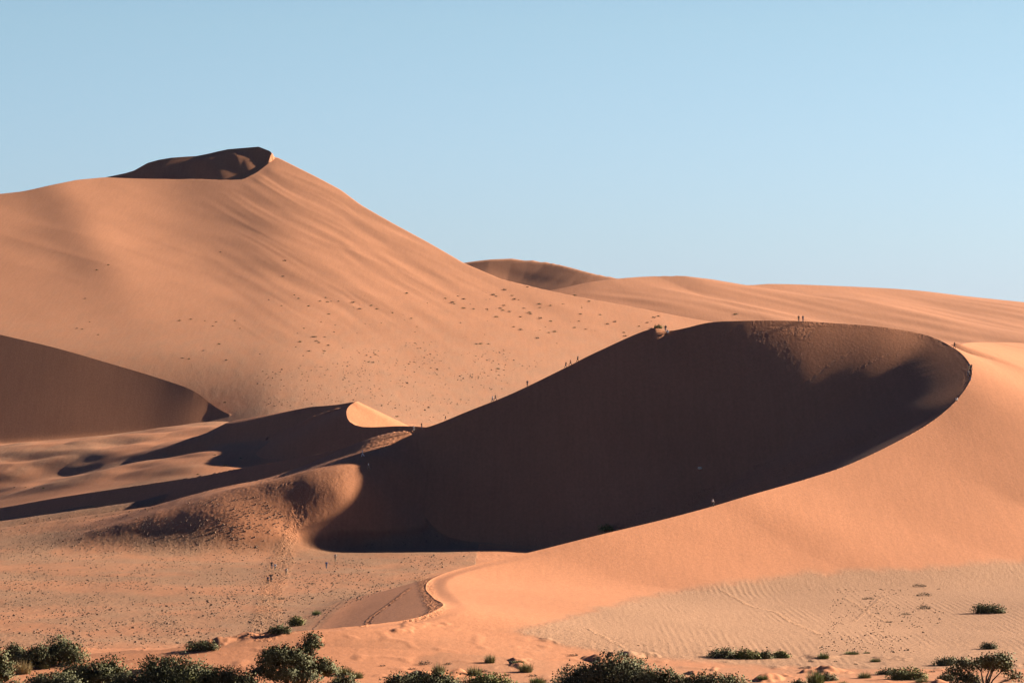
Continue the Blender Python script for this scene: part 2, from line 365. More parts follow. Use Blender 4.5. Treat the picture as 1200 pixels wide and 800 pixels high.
# ------------------------------------------------------------------ scene
C = bpy.context.scene.collection
def build_terrain():
    t0 = time.time()
    def seg(a, b, st): return list(np.arange(a, b, st))
    q = Q
    rows = seg(0, 470, 10)+seg(470, 560, 1.2*q)+seg(560, 1128, .6*q)+seg(1128, 1350, 1.0*q)+seg(1350, 1700, 1.5*q)+seg(1700, 2420, 2.2*q)+seg(2420, 3300, 5*q)+seg(3300, 5000, 40)+seg(5000, 30000, 700)+[30000.]
    rows = np.array(rows); rows[0] = -120
    uu = np.concatenate([-np.geomspace(1.2, .2, 24)[:-1], -np.arange(.2, .126, -.0012), np.arange(-.126, .126, .00027*q), np.arange(.126, .2, .0012), np.geomspace(.2, 1.2, 24)])
    NR, NC = len(rows), len(uu)
    yy = np.repeat(rows[:, None], NC, 1)
    xx = uu[None, :]*np.maximum(yy, 300)
    # snap the nearest vertices on to the crest lines
    snapped = np.zeros((NR, NC), bool); best = np.full((NR, NC), 9.)
    ri = np.arange(NR); ci = np.arange(NC)
    for R in (MAIN, EDUNE, FDUNE, PEAK, SHOULDER):
        c = R.c
        a = c[:-1, None, :2]+(c[1:, None, :2]-c[:-1, None, :2])*np.linspace(0, 1, 24, endpoint=False)[None, :, None]
        a = a.reshape(-1, 2)
        fr = np.interp(a[:,1], rows, ri); fc = np.interp(a[:,0]/a[:,1], uu, ci)
        ir = np.rint(fr).astype(int); ic = np.rint(fc).astype(int)
        ok = (ic > 0) & (ic < NC-1) & (ir > 0) & (ir < NR-1)
        for k in np.nonzero(ok)[0]:
            e = (fr[k]-ir[k])**2+(fc[k]-ic[k])**2
            if e < best[ir[k], ic[k]]:
                best[ir[k], ic[k]] = e; snapped[ir[k], ic[k]] = True
                xx[ir[k], ic[k]], yy[ir[k], ic[k]] = a[k]
    z, comp, pale, inner, side = terrain(xx.ravel(), yy.ravel())
    print('terrain eval', time.time()-t0, NR, NC)
    # slip faces: relax the facets left by the crest segments, away from the crest itself
    zg = z.reshape(NR, NC); wt = np.maximum(sstep(2, 7, inner)*(inner < 98), 0).reshape(NR, NC)
    for it in range(10):
        zb = zg.copy()
        zb[1:-1,1:-1] = (zg[1:-1,1:-1]*2+zg[:-2,1:-1]+zg[2:,1:-1]+zg[1:-1,:-2]*2+zg[1:-1,2:]*2)/8
        zb[1:-1,3:-3] = .5*zb[1:-1,3:-3]+.25*(zg[1:-1,:-6]+zg[1:-1,6:])
        zg = zg*(1-wt)+zb*wt
    global G
    G = dict(rows=rows, uu=uu, z=zg, xx=xx, yy=yy)
    # trodden trails
    trod = np.zeros((NR, NC), np.float32)
    for wid, amt, pts in TRAILS:
        h = np.array([hit(*p_)[:2] for p_ in pts])
        A = catmull([tuple(v) for v in h], 1.5)
        pad = wid*2.5
        reg = (xx > A[:,0].min()-pad) & (xx < A[:,0].max()+pad) & (yy > A[:,1].min()-pad) & (yy < A[:,1].max()+pad)
        rx, ry = xx[reg], yy[reg]; dd = np.full(rx.shape, 1e9)
        for k in range(len(A)-1):
            ax, ay = A[k,:2]; bx, by = A[k+1,:2]; L2 = (bx-ax)**2+(by-ay)**2+1e-9
            t = np.clip(((rx-ax)*(bx-ax)+(ry-ay)*(by-ay))/L2, 0, 1)
            dd = np.minimum(dd, np.hypot(rx-ax-t*(bx-ax), ry-ay-t*(by-ay)))
        dd = dd+.5*wid*gnoise(rx/3, ry/4, 211)
        trod[reg] = np.maximum(trod[reg], amt*(1-sstep(.35*wid, 1.1*wid, dd)))
    for amt, poly in SCUFFS:
        h = np.array([hit(*p_)[:2] for p_ in poly]); q = np.roll(h, -1, 0)
        reg = (xx > h[:,0].min()-3) & (xx < h[:,0].max()+3) & (yy > h[:,1].min()-3) & (yy < h[:,1].max()+3)
        rx, ry = xx[reg], yy[reg]; ins = np.zeros(rx.shape, bool)
        for (x0, y0), (x1, y1) in zip(h, q):
            if y0 != y1: ins ^= ((y0 > ry) != (y1 > ry)) & (rx < (x1-x0)*(ry-y0)/(y1-y0)+x0)
        trod[reg] = np.maximum(trod[reg], amt*ins*sstep(-.25, .25, fbm(rx/7, ry/5, 215, 3)))
    # the path worn just inside the rim of the great dune
    c = MAIN.c; rd = np.full((NR, NC), 99., np.float32)
    inn = inner.reshape(NR, NC)
    rimp = (inn < 6) & (comp.reshape(NR, NC) == 1) & (xx > 62) & ((yy > 930) | (xx > 60))
    trod = np.maximum(trod, np.where(rimp, (.18+.5*sstep(-.2,.4,gnoise(xx/9, yy/9, 221)))*(1-sstep(.8, 3.0, inn+1.3*gnoise(xx/3, yy/3, 219))), 0))
    nz = .6*gnoise(xx/.75, yy/1.1, 201)+.8*gnoise(xx/.42, yy/.8, 203)
    zg = zg+trod*(.26*nz-.10)*np.where(snapped, .25, 1)
    G['z'] = zg
    trod = trod.ravel()
    # the pale flat at the foot of the long slope: its ragged outline on the ground
    pxg = (xx/(K*np.maximum(yy, 1))+600).ravel(); pyg = (HOR-(zg-HC)/(K*np.maximum(yy, 1))).ravel()
    xr, yr = xx.ravel(), yy.ravel()
    ff = (xr > np.where(yr < 650, -120+112*sstep(625, 650, yr), -8)) & (yr > 560) & (yr < 1060) & (inner > 90)
    up = np.interp(pxg[ff], [560,605,640,700,760,850,950,1080,1200,1400], [742,735,727,712,697,682,669,662,655,645])
    dn = np.interp(pxg[ff], [560,605,650,720,800,900,1200], [736,738,752,764,772,780,790])
    wob = 3.5*fbm(xr[ff]/5, yr[ff]/30, 5, 3)+3.0*gnoise(xr[ff]/26, yr[ff]/70, 6)
    v = sstep(-10, 13, pyg[ff]-up+1.2*wob)*(1-.75*sstep(-5, 6, pyg[ff]-dn+wob))
    pale[ff] = np.where(yr[ff] > 590, v, np.minimum(pale[ff], .4))
    z = zg.ravel().astype(np.float32)
    co = np.stack([xx.ravel(), yy.ravel(), z], 1).astype(np.float32)
    # normals of the whole sheet
    idx = np.arange(NR*NC).reshape(NR, NC)
    a, b, c_, d = idx[:-1,:-1].ravel(), idx[:-1,1:].ravel(), idx[1:,1:].ravel(), idx[1:,:-1].ravel()
    s = snapped.ravel()
    alt = (s[b] & s[d]) & ~(s[a] & s[c_])
    t1 = np.where(alt[:,None], np.stack([a,b,d],1), np.stack([a,b,c_],1))
    t2 = np.where(alt[:,None], np.stack([b,c_,d],1), np.stack([a,c_,d],1))
    tris = np.concatenate([t1, t2])
    fn = np.cross(co[tris[:,1]]-co[tris[:,0]], co[tris[:,2]]-co[tris[:,0]])
    sn = snapped.ravel()
    # corner normals: smooth everywhere except across a snapped crest, where each side keeps its own
    free = ~sn[tris]
    ts = np.where(free[:,0], side[tris[:,0]], np.where(free[:,1], side[tris[:,1]], np.where(free[:,2], side[tris[:,2]], side[tris[:,0]])))
    key = np.where(sn[tris], tris+len(co)*(1+ts[:,None].astype(np.int64)), tris)
    uk, ki = np.unique(key, return_inverse=True); ki = ki.reshape(-1, 3)
    vn = np.zeros((len(uk), 3))
    for k in range(3):
        for j in range(3): vn[:,j] += np.bincount(ki[:,k], fn[:,j], len(uk))
    vn /= np.linalg.norm(vn, axis=1)[:,None]+1e-12
    vn = vn.astype(np.float32)
    tc = comp[tris].max(1)
    spec = [(0,'ground'),(1,'dune'),(2,'dune'),(3,'dune'),(4,'dune'),(5,'hill'),(6,'hill'),(7,'hill')]
    for cid, name in spec:
        tt = tris[tc == cid]; kk = ki[tc == cid]
        if not len(tt): continue
        used, inv = np.unique(tt, return_inverse=True)
        inv = inv.reshape(-1, 3)
        me = bpy.data.meshes.new(name)
        me.vertices.add(len(used)); me.vertices.foreach_set('co', co[used].ravel())
        me.loops.add(inv.size); me.loops.foreach_set('vertex_index', inv.ravel().astype(np.int32))
        me.polygons.add(len(inv)); me.polygons.foreach_set('loop_start', np.arange(0, inv.size, 3, dtype=np.int32))
        me.update(calc_edges=True)
        me.polygons.foreach_set('use_smooth', np.ones(len(inv), bool))
        for nm, arr in (('pale', pale), ('trod', trod)):
            at = me.attributes.new(nm, 'FLOAT', 'POINT'); at.data.foreach_set('value', arr[used].astype(np.float32))
        me.normals_split_custom_set(vn[kk.ravel()])
        me.materials.append(SAND)
        o = bpy.data.objects.new(name, me); C.objects.link(o); o['kind'] = 'structure'
    print('terrain built', time.time()-t0)

def N(nt, typ, **kw):
    n = nt.nodes.new(typ)
    for k, v in kw.items():
        if k.startswith('_'): n.inputs[int(k[1:])].default_value = v
        else: setattr(n, k, v)
    return n
def hit(px, py, lo=480):
    """first point of the terrain met by the line of sight through a photo pixel"""
    u = (px-600)*K; j = int(np.argmin(np.abs(G['uu']-u)))
    y = G['rows']; z = G['z'][:, j]
    q = HOR-(z-HC)/(K*np.maximum(y, 1))
    k0 = int(np.searchsorted(y, lo))
    run = np.nonzero(q[k0:] <= py)[0]
    k = k0+(int(run[0]) if len(run) else 0)
    f = 1.0
    if k > k0 and q[k-1] != q[k]: f = min(max((q[k-1]-py)/(q[k-1]-q[k]), 0), 1)
    Y = y[k-1]+(y[k]-y[k-1])*f
    return (u*Y, Y, z[k-1]+(z[k]-z[k-1])*f)
def ground_z(x, y):
    j = int(np.argmin(np.abs(G['uu']-x/y))); return float(np.interp(y, G['rows'], G['z'][:, j]))
TRAILS = [
 (2.2, .9, [(310,748),(307,720),(314,692),(320,668),(333,643),(344,618),(351,590),(350,574)]),
 (1.6, .8, [(322,740),(322,712),(326,690),(334,668),(340,645)]),
 (1.2, .25, [(351,588),(372,574),(400,557),(426,541),(446,527),(464,516),(482,507)]),
 (1.0, .2, [(360,592),(385,575),(415,560),(432,548),(442,535),(460,521)]),
 (.9, .2, [(425,532),(440,520),(462,512),(480,507)]),
 (1.0, .6, [(322,572),(338,566),(352,570),(355,580)]),
 (.7, .7, [(482,688),(466,700),(450,712),(436,722),(425,734)]),
 (1.6, .9, [(494,676),(500,690),(507,705),(506,718),(490,724),(470,727)]),
 (.6, .7, [(845,690),(862,700),(880,710),(906,716),(925,727),(945,736),(962,744)]),
 (.6, .6, [(684,734),(700,742),(715,750),(732,758)]),
 (.5, .6, [(990,700),(1010,712),(1025,722),(1040,728)]),
 (.5, .6, [(1000,728),(1014,716),(1026,706),(1040,698),(1062,696)]),
 (.8, .7, [(866,383),(850,392),(832,402),(815,412),(802,420)]),
 (.6, .4, [(1040,415),(1010,430),(985,447),(962,465),(940,486),(920,505)]),
 (.6, .3, [(1010,405),(975,425),(945,448),(920,465)]),
]
SCUFFS = [
 (.4, [(845,384),(955,384),(940,402),(905,425),(870,440),(835,420)]),
 (.25, [(860,430),(950,400),(930,440),(880,480),(850,470)]),
 (.9, [(720,612),(780,590),(850,565),(930,540),(1000,520),(1010,528),(945,553),(875,575),(800,597),(725,620)]),
 (.8, [(880,545),(960,520),(1020,500),(1030,510),(960,540),(900,560)]),
 (.55, [(560,640),(640,622),(700,610),(700,622),(640,640),(570,655)]),
]
def sand_material():
    m = bpy.data.materials.new('sand'); m.use_nodes = True
    nt = m.node_tree; nt.nodes.clear(); L = nt.links.new
    out = N(nt, 'ShaderNodeOutputMaterial'); bs = N(nt, 'ShaderNodeBsdfPrincipled')
    bs.inputs['Roughness'].default_value = .95; bs.inputs['Specular IOR Level'].default_value = .08
    L(bs.outputs[0], out.inputs[0])
    pos = N(nt, 'ShaderNodeNewGeometry').outputs['Position']
    def mapped(sx, sy, sz, rot=0):
        mp = N(nt, 'ShaderNodeMapping'); mp.inputs['Scale'].default_value = (sx, sy, sz); mp.inputs['Rotation'].default_value = (0, 0, rot)
        L(pos, mp.inputs[0]); return mp.outputs[0]
    def noise(vec, scale, detail=3, rough=.55):
        n = N(nt, 'ShaderNodeTexNoise'); n.inputs['Scale'].default_value = scale; n.inputs['Detail'].default_value = detail; n.inputs['Roughness'].default_value = rough
        L(vec, n.inputs['Vector']); return n.outputs['Fac']
    def math_(op, a, b=None, c=None):
        n = N(nt, 'ShaderNodeMath', operation=op)
        for i, v in enumerate((a, b, c)):
            if v is None: continue
            if isinstance(v, (int, float)): n.inputs[i].default_value = v
            else: L(v, n.inputs[i])
        return n.outputs[0]
    def rng(v, a, b, c=0.0, d=1.0):
        n = N(nt, 'ShaderNodeMapRange', interpolation_type='SMOOTHSTEP'); L(v, n.inputs[0])
        for i, q in enumerate((a, b, c, d)): n.inputs[i+1].default_value = q
        return n.outputs[0]
    pale = N(nt, 'ShaderNodeAttribute', attribute_name='pale').outputs['Fac']
    trod = N(nt, 'ShaderNodeAttribute', attribute_name='trod').outputs['Fac']
    # ragged edge between orange dune sand and the pale flat
    edge = math_('SUBTRACT', noise(mapped(.25, .05, .2), 1.0, 4), .5)
    p2 = rng(math_('ADD', pale, math_('MULTIPLY', edge, .6)), .12, .88)
    mix = N(nt, 'ShaderNodeMix', data_type='RGBA')
    mix.inputs[6].default_value = (.425,.178,.084,1); mix.inputs[7].default_value = (.335,.184,.102,1)
    L(p2, mix.inputs[0])
    # tone: broad patches, grain streaks down the slope, dark heavy-mineral grains
    broad = rng(noise(mapped(.02, .008, .02), 1.0, 3), .3, .7, .93, 1.06)
    streak = rng(noise(mapped(.9, .045, .05, .12), 1.0, 3), .3, .7, .96, 1.035)
    grain = rng(noise(mapped(1.6, .5, 1.2), 1.0, 4, .7), .25, .75, .90, 1.09)
    tone = math_('MULTIPLY', math_('MULTIPLY', broad, streak), grain)
    # the stony pan on the left is a darker, browner gravel
    sx = N(nt, 'ShaderNodeSeparateXYZ'); L(pos, sx.inputs[0])
    grav = math_('MULTIPLY', math_('MULTIPLY', rng(sx.outputs[0], 8, -22), rng(sx.outputs[1], 1300, 1180)), rng(pale, .15, .4))
    grav = math_('MULTIPLY', grav, rng(noise(mapped(.03, .011, .03), 1.0, 4), .3, .6, .75, 1.15))
    tone = math_('MULTIPLY', tone, math_('SUBTRACT', 1.0, math_('MULTIPLY', grav, .27)))
    spk = rng(noise(mapped(1.1, .45, 1.0), 1.0, 2, .6), .63, .73, 1.0, .62)
    spk = math_('ADD', 1.0, math_('MULTIPLY', math_('SUBTRACT', spk, 1.0), rng(p2, .35, .8)))
    tone = math_('MULTIPLY', tone, spk)
    mul = N(nt, 'ShaderNodeMix', data_type='RGBA', blend_type='MULTIPLY'); mul.inputs[0].default_value = 1
    # slope shade and distance haze painted as a greyer, darker tint on the back dunes
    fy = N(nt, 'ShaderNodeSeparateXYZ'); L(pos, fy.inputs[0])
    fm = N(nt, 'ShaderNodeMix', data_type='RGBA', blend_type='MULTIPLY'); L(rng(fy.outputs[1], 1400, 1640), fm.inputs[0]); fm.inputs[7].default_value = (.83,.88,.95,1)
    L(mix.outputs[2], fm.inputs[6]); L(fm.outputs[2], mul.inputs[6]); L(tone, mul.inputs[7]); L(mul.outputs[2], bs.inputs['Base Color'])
    # wind ripples running away from the eye, with patches where they fade
    wv = N(nt, 'ShaderNodeTexWave', wave_type='BANDS', bands_direction='X', wave_profile='SIN')
    wv.inputs['Scale'].default_value = .27; wv.inputs['Distortion'].default_value = 5.0; wv.inputs['Detail'].default_value = 3; wv.inputs['Detail Scale'].default_value = .6
    L(mapped(1, .10, .6, .06), wv.inputs['Vector'])
    sepp = N(nt, 'ShaderNodeSeparateXYZ'); L(pos, sepp.inputs[0])
    flat = math_('MULTIPLY', rng(sepp.outputs[1], 960, 880), rng(sepp.outputs[0], -12, 12))
    patch = math_('MULTIPLY', rng(noise(mapped(.05, .014, .03), 1.0, 3), .43, .66, .0, 1), flat)
    rip = math_('MULTIPLY', math_('MULTIPLY', wv.outputs['Fac'], patch), rng(p2, .3, .9, .0, .045))
    fine = math_('MULTIPLY', noise(mapped(1.5, .9, 1.5), 1.0, 4, .65), rng(p2, .2, .8, .085, .24))
    tr = math_('MULTIPLY', math_('MULTIPLY', noise(mapped(2.4, 1.6, 2.4), 1.0, 3, .6), trod), .5)
    h = math_('ADD', math_('ADD', rip, fine), tr)
    bp = N(nt, 'ShaderNodeBump'); bp.inputs['Distance'].default_value = 1.0; bp.inputs['Strength'].default_value = .8
    L(h, bp.inputs['Height']); L(bp.outputs[0], bs.inputs['Normal'])
    return m
SAND = sand_material()
build_terrain()

# ------------------------------------------------------------------ camera, light, sky
cam = bpy.data.cameras.new('camera'); co_ = bpy.data.objects.new('camera', cam); C.objects.link(co_)
cam.sensor_width = 36; cam.lens = 36/(1200*K); cam.clip_start = 1; cam.clip_end = 60000
cam.shift_y = (HOR-400)/1200.0
co_.location = (0, 0, HC); co_.rotation_euler = (math.pi/2, 0, 0)
bpy.context.scene.camera = co_
sl = bpy.data.lights.new('sun', 'SUN'); sl.energy = 5.0; sl.angle = math.radians(.53); sl.color = (1, .86, .70)
so = bpy.data.objects.new('sun', sl); C.objects.link(so)
so.rotation_euler = Vector(-SUN).to_track_quat('-Z', 'Y').to_euler()
w = bpy.data.worlds.new('World'); bpy.context.scene.world = w; w.use_nodes = True
nt = w.node_tree; bg = nt.nodes['Background']
sk = nt.nodes.new('ShaderNodeTexSky'); sk.sky_type = 'NISHITA'; sk.sun_disc = False
sk.sun_elevation = ELEV; sk.sun_rotation = math.pi/2-PHI
sk.altitude = 600; sk.air_density = 1.0; sk.dust_density = 1.0; sk.ozone_density = 1.0
tcn = nt.nodes.new('ShaderNodeTexCoord'); sep = nt.nodes.new('ShaderNodeSeparateXYZ'); rmp = nt.nodes.new('ShaderNodeValToRGB'); mu = nt.nodes.new('ShaderNodeMix')
nt.links.new(tcn.outputs['Generated'], sep.inputs[0]); nt.links.new(sep.outputs[2], rmp.inputs[0])
mu.data_type = 'RGBA'; mu.blend_type = 'MULTIPLY'; mu.inputs[0].default_value = 1
e = rmp.color_ramp.elements
e[0].position = 0.0; e[0].color = (.44,.58,1.13,1); e[1].position = 1; e[1].color = (.035,.07,.24,1)
for p_, c_ in ((.036,(.445,.58,.92,1)),(.088,(.455,.57,.73,1)),(.20,(.15,.23,.45,1))):
    x_ = e.new(p_); x_.color = c_
nt.links.new(sk.outputs[0], mu.inputs[6]); nt.links.new(rmp.outputs[0], mu.inputs[7]); nt.links.new(mu.outputs[2], bg.inputs[0]); bg.inputs[1].default_value = .05
vs = bpy.context.scene.view_settings
vs.view_transform = 'Standard'; vs.look = 'None'; vs.gamma = 1; vs.exposure = 1.85

# thin desert haze between the camera and the far dunes
def haze():
    x0, x1, y0, y1, z0, z1 = -1900, 1900, -100, 4900, -8, 330
    v = [(x0,y0,z0),(x1,y0,z0),(x1,y1,z0),(x0,y1,z0),(x0,y0,z1),(x1,y0,z1),(x1,y1,z1),(x0,y1,z1)]
    f = [(0,3,2,1),(4,5,6,7),(0,1,5,4),(1,2,6,5),(2,3,7,6),(3,0,4,7)]
    me = bpy.data.meshes.new('haze'); me.from_pydata(v, [], f)
    m = bpy.data.materials.new('haze'); m.use_nodes = True; n = m.node_tree; n.nodes.clear()
    o = n.nodes.new('ShaderNodeOutputMaterial'); p = n.nodes.new('ShaderNodeVolumePrincipled')
    p.inputs['Color'].default_value = (.86,.90,1,1); p.inputs['Density'].default_value = HAZE; p.inputs['Anisotropy'].default_value = .3
    n.links.new(p.outputs[0], o.inputs['Volume']); me.materials.append(m)
    ob = bpy.data.objects.new('haze', me); C.objects.link(ob); ob['kind'] = 'stuff'
HAZE = .0000025
haze()
# ------------------------------------------------------------------ helpers for things
def mat(name, col, rough=.8, var=.0, scale=3.0, col2=None):
    m = bpy.data.materials.new(name); m.use_nodes = True
    nt = m.node_tree; b = nt.nodes['Principled BSDF']; b.inputs['Roughness'].default_value = rough; b.inputs['Specular IOR Level'].default_value = .2
    pos = nt.nodes.new('ShaderNodeNewGeometry'); ns = nt.nodes.new('ShaderNodeTexNoise'); ns.inputs['Scale'].default_value = scale; ns.inputs['Detail'].default_value = 3
    mx = nt.nodes.new('ShaderNodeMix'); mx.data_type = 'RGBA'
    mr = nt.nodes.new('ShaderNodeMapRange'); mr.inputs[1].default_value = .35; mr.inputs[2].default_value = .65
    c2 = col2 or tuple(v*(1-var) for v in col)
    mx.inputs[6].default_value = (*col, 1); mx.inputs[7].default_value = (*c2, 1)
    nt.links.new(pos.outputs['Position'], ns.inputs['Vector']); nt.links.new(ns.outputs['Fac'], mr.inputs[0]); nt.links.new(mr.outputs[0], mx.inputs[0])
    nt.links.new(mx.outputs[2], b.inputs['Base Color'])
    return m
def mesh_obj(name, verts, faces, m, parent=None, smooth=False):
    me = bpy.data.meshes.new(name); me.from_pydata(verts, [], faces)
    if smooth: me.polygons.foreach_set('use_smooth', [True]*len(me.polygons))
    me.materials.append(m)
    o = bpy.data.objects.new(name, me); C.objects.link(o); o.parent = parent
    return o
def empty(name, loc, rz=0, sc=1.0):
    o = bpy.data.objects.new(name, None); C.objects.link(o); o.location = loc; o.rotation_euler = (0, 0, rz); o.scale = (sc, sc, sc) if isinstance(sc, (int, float)) else sc
    o.empty_display_size = .2
    return o
def tag(o, label, cat, group=None):
    o['label'] = label; o['category'] = cat
    if group: o['group'] = group
    return o
def copy_thing(root):
    r = root.copy(); C.objects.link(r)
    for ch in root.children:
        c = ch.copy(); C.objects.link(c); c.parent = r
        for g in ch.children:
            d = g.copy(); C.objects.link(d); d.parent = c
    return r
def tube(V, F, pts, radii, n=6):
    base = len(V)
    for i, p in enumerate(pts):
        p = Vector(p); d = (Vector(pts[min(i+1, len(pts)-1)])-Vector(pts[max(i-1, 0)])).normalized()
        a = d.cross(Vector((.3, .2, 1))); a = a.normalized() if a.length > 1e-4 else Vector((1, 0, 0)); b = d.cross(a)
        for k in range(n):
            t = 2*math.pi*k/n; V.append(tuple(p+(a*math.cos(t)+b*math.sin(t))*radii[i]))
    for i in range(len(pts)-1):
        for k in range(n):
            F.append((base+i*n+k, base+i*n+(k+1) % n, base+(i+1)*n+(k+1) % n, base+(i+1)*n+k))

R = random.Random(11)
LEAF = [mat('leaf_dark', (.078,.082,.030), .8, .5, .9, (.11,.108,.042)), mat('leaf_grey', (.125,.122,.056), .8, .4, .9, (.095,.096,.04)), mat('leaf_olive', (.17,.165,.045), .8, .4, 1.2, (.12,.125,.036))]
GRASS = [mat('grass_olive', (.24,.225,.08), .8, .3, 2.5, (.10,.115,.045)), mat('grass_straw', (.36,.27,.12), .8, .3, 2.5, (.22,.18,.075)), mat('grass_green', (.19,.215,.065), .8, .3, 2.5, (.09,.12,.04))]
WOOD = mat('dry_wood', (.10,.075,.055), .9, .4, 4.0)
BRUSH = mat('dry_brush', (.075,.058,.040), .85, .4, 2.0, (.05,.048,.028))

def leaf_cloud(lobes, n, size, flat=.75, rnd=R):
    """small leaf sprays scattered through the outer part of several lobes"""
    V = []; F = []; NRM = []
    tot = sum(l[3]*l[4] for l in lobes)
    for (cx, cy, cz, rx, rz) in lobes:
        k = int(n*rx*rz/tot)
        tw = max(4, int(k/14))
        for _ in range(tw):
            # a twig end with its spray of leaves
            th = rnd.uniform(0, 2*math.pi); u = rnd.uniform(-.35, 1); s = math.sqrt(max(0, 1-u*u)); rr = rnd.uniform(.55, 1.06)**.6
            if rnd.random() < .13: rr *= 1.14
            c = Vector((cx+rx*s*math.cos(th)*rr, cy+rx*s*math.sin(th)*rr, cz+rz*u*rr))
            out = Vector((s*math.cos(th), s*math.sin(th), u+.5)).normalized()
            for _ in range(14):
                p = c+Vector((rnd.gauss(0, 1), rnd.gauss(0, 1), rnd.gauss(0, .8)))*size*1.5
                a = Vector((rnd.gauss(0, 1), rnd.gauss(0, 1), rnd.gauss(0, 1)))*.75+out*.8; a.normalize()
                b = a.cross(Vector((rnd.gauss(0, 1), rnd.gauss(0, 1), rnd.gauss(0, 1)))).normalized()
                L = size*rnd.uniform(.6, 1.3); w = L*rnd.uniform(.3, .5)
                i = len(V); V += [tuple(p), tuple(p+a*L*.5+b*w), tuple(p+a*L), tuple(p+a*L*.5-b*w)]
                o2 = (p-Vector((cx, cy, cz-.3*rz))).normalized(); g = b.cross(a)
                F.append((i, i+1, i+2, i+3) if g.dot(o2) > 0 else (i+3, i+2, i+1, i))
                nn = tuple((o2+g*(.45 if g.dot(o2) > 0 else -.45)).normalized()); NRM.extend([nn]*4)
    global LAST_N
    LAST_N = NRM
    return V, F
def soften(me, nrm):
    # leaves shade with the side of the crown they grow on
    me.polygons.foreach_set('use_smooth', [True]*len(me.polygons))
    nrm = list(nrm)+[(0., 0., 1.)]*(len(me.vertices)-len(nrm))
    me.normals_split_custom_set_from_vertices(nrm)
def shrub(loc, w, h, label, cat='shrub', kind=0, n=2600, size=.26, lobes=None, name='shrub', group=None, seed=0, limbs=6):
    rnd = random.Random(seed)
    root = empty(name, loc, rnd.uniform(0, 6)); tag(root, label, cat, group)
    if lobes is None:
        root.rotation_euler = (0, 0, 0); lobes = []
        m = max(4, int(w/1.5))
        for i in range(m):
            f = (i+.5)/m*2-1
            prof = math.sqrt(max(.08, 1-(f*.92)**2))
            hh = h*prof*rnd.uniform(.75, 1.06)
            r = min(.42*h+.6, w*.30)*rnd.uniform(.75, 1.05)
            lobes.append((f*w*.40, rnd.uniform(-.22, .22)*w, max(hh-r*.85, hh*.42), r, r*.85))
            if rnd.random() < .75: lobes.append((f*w*.42, rnd.uniform(-.3, .1)*w, hh*.35, r*.9, hh*.38))
    V, F = leaf_cloud(lobes, int(n*2.0), size*1.0, rnd=rnd)
    nrm_ = LAST_N
    for (cx, cy, cz, rx, rz) in lobes:
        # dense inner twigs and leaves that block the view through the middle
        for _ in range(16):
            a_ = Vector((rnd.gauss(0,1), rnd.gauss(0,1), rnd.gauss(0,1))).normalized(); b_ = a_.orthogonal().normalized(); c_ = a_.cross(b_)
            o_ = Vector((cx, cy, cz))+Vector((rnd.uniform(-.45,.45)*rx, rnd.uniform(-.45,.45)*rx, rnd.uniform(-.45,.4)*rz)); i_ = len(V); q_ = min(rx, rz)*.36
            for k_ in range(6): V.append(tuple(o_+(b_*math.cos(k_*1.047)+c_*math.sin(k_*1.047))*q_*rnd.uniform(.6,1.1)))
            F.append(tuple(range(i_, i_+6)))
    soften(mesh_obj('foliage', V, F, LEAF[kind], root).data, nrm_)
    V, F = [], []
    for i in range(limbs):
        l = lobes[i*len(lobes)//limbs]
        e = Vector((l[0], l[1], l[2]+l[4]*.4)); b = Vector((l[0]*.25, l[1]*.25, -.4)); mid = b.lerp(e, .5)+Vector((rnd.uniform(-.3,.3), rnd.uniform(-.3,.3), .2))
        tube(V, F, [b, mid, e], [.14+.02*h, .10, .04], 5)
        for _ in range(3):
            t = Vector((rnd.uniform(-1,1)*l[3], rnd.uniform(-1,1)*l[3], rnd.uniform(.1,.9)*l[4]))+Vector(l[:3])
            tube(V, F, [mid, mid.lerp(t, .6)+Vector((0,0,.15)), t], [.06, .045, .02], 4)
    mesh_obj('trunk', V, F, WOOD, root, True)
    return root
def tussock_mesh(n, seed, lean=.9):
    rnd = random.Random(seed); V = []; F = []
    for _ in range(n):
        th = rnd.uniform(0, 2*math.pi); r0 = .55*math.sqrt(rnd.random()); ph = rnd.uniform(.05, lean)*(0.45+r0)
        d = Vector((math.cos(th), math.sin(th), 0)); p = Vector((math.cos(th)*r0, math.sin(th)*r0, -.08))
        L = rnd.uniform(.6, 1.05)*(1-.35*r0); s = Vector((-math.sin(th), math.cos(th), 0)).lerp(Vector((rnd.uniform(-1,1), rnd.uniform(-1,1), 0)), .6)*rnd.uniform(.012, .024)
        p1 = p+(Vector((0,0,1))*math.cos(ph)+d*math.sin(ph))*L*.55; p2 = p1+(Vector((0,0,1))*math.cos(ph*1.9)+d*math.sin(ph*1.9))*L*.5
        i = len(V); V += [tuple(p-s*1.3), tuple(p+s*1.3), tuple(p1+s), tuple(p1-s), tuple(p2)]; F += [(i, i+1, i+2, i+3), (i+3, i+2, i+4)]
    return V, F
TUSS = {}
def tussock(px, py, wpx, hpx, label, kind=0, group=None, name='grass_tussock', cat='grass tussock'):
    loc = hit(px, py); s = K*loc[1]
    k = (kind, R.randrange(3))
    if k not in TUSS:
        V, F = tussock_mesh(520, 40+k[1]); me = bpy.data.meshes.new('grass_tussock'); me.from_pydata(V, [], F); me.materials.append(GRASS[kind]); TUSS[k] = me
    o = bpy.data.objects.new(name, TUSS[k]); C.objects.link(o)
    o.location = (loc[0], loc[1], loc[2]-.08); o.rotation_euler = (0, 0, R.uniform(0, 6)); o.scale = (wpx*s*.68, wpx*s*.68, hpx*s*1.25)
    return tag(o, label, cat, group)

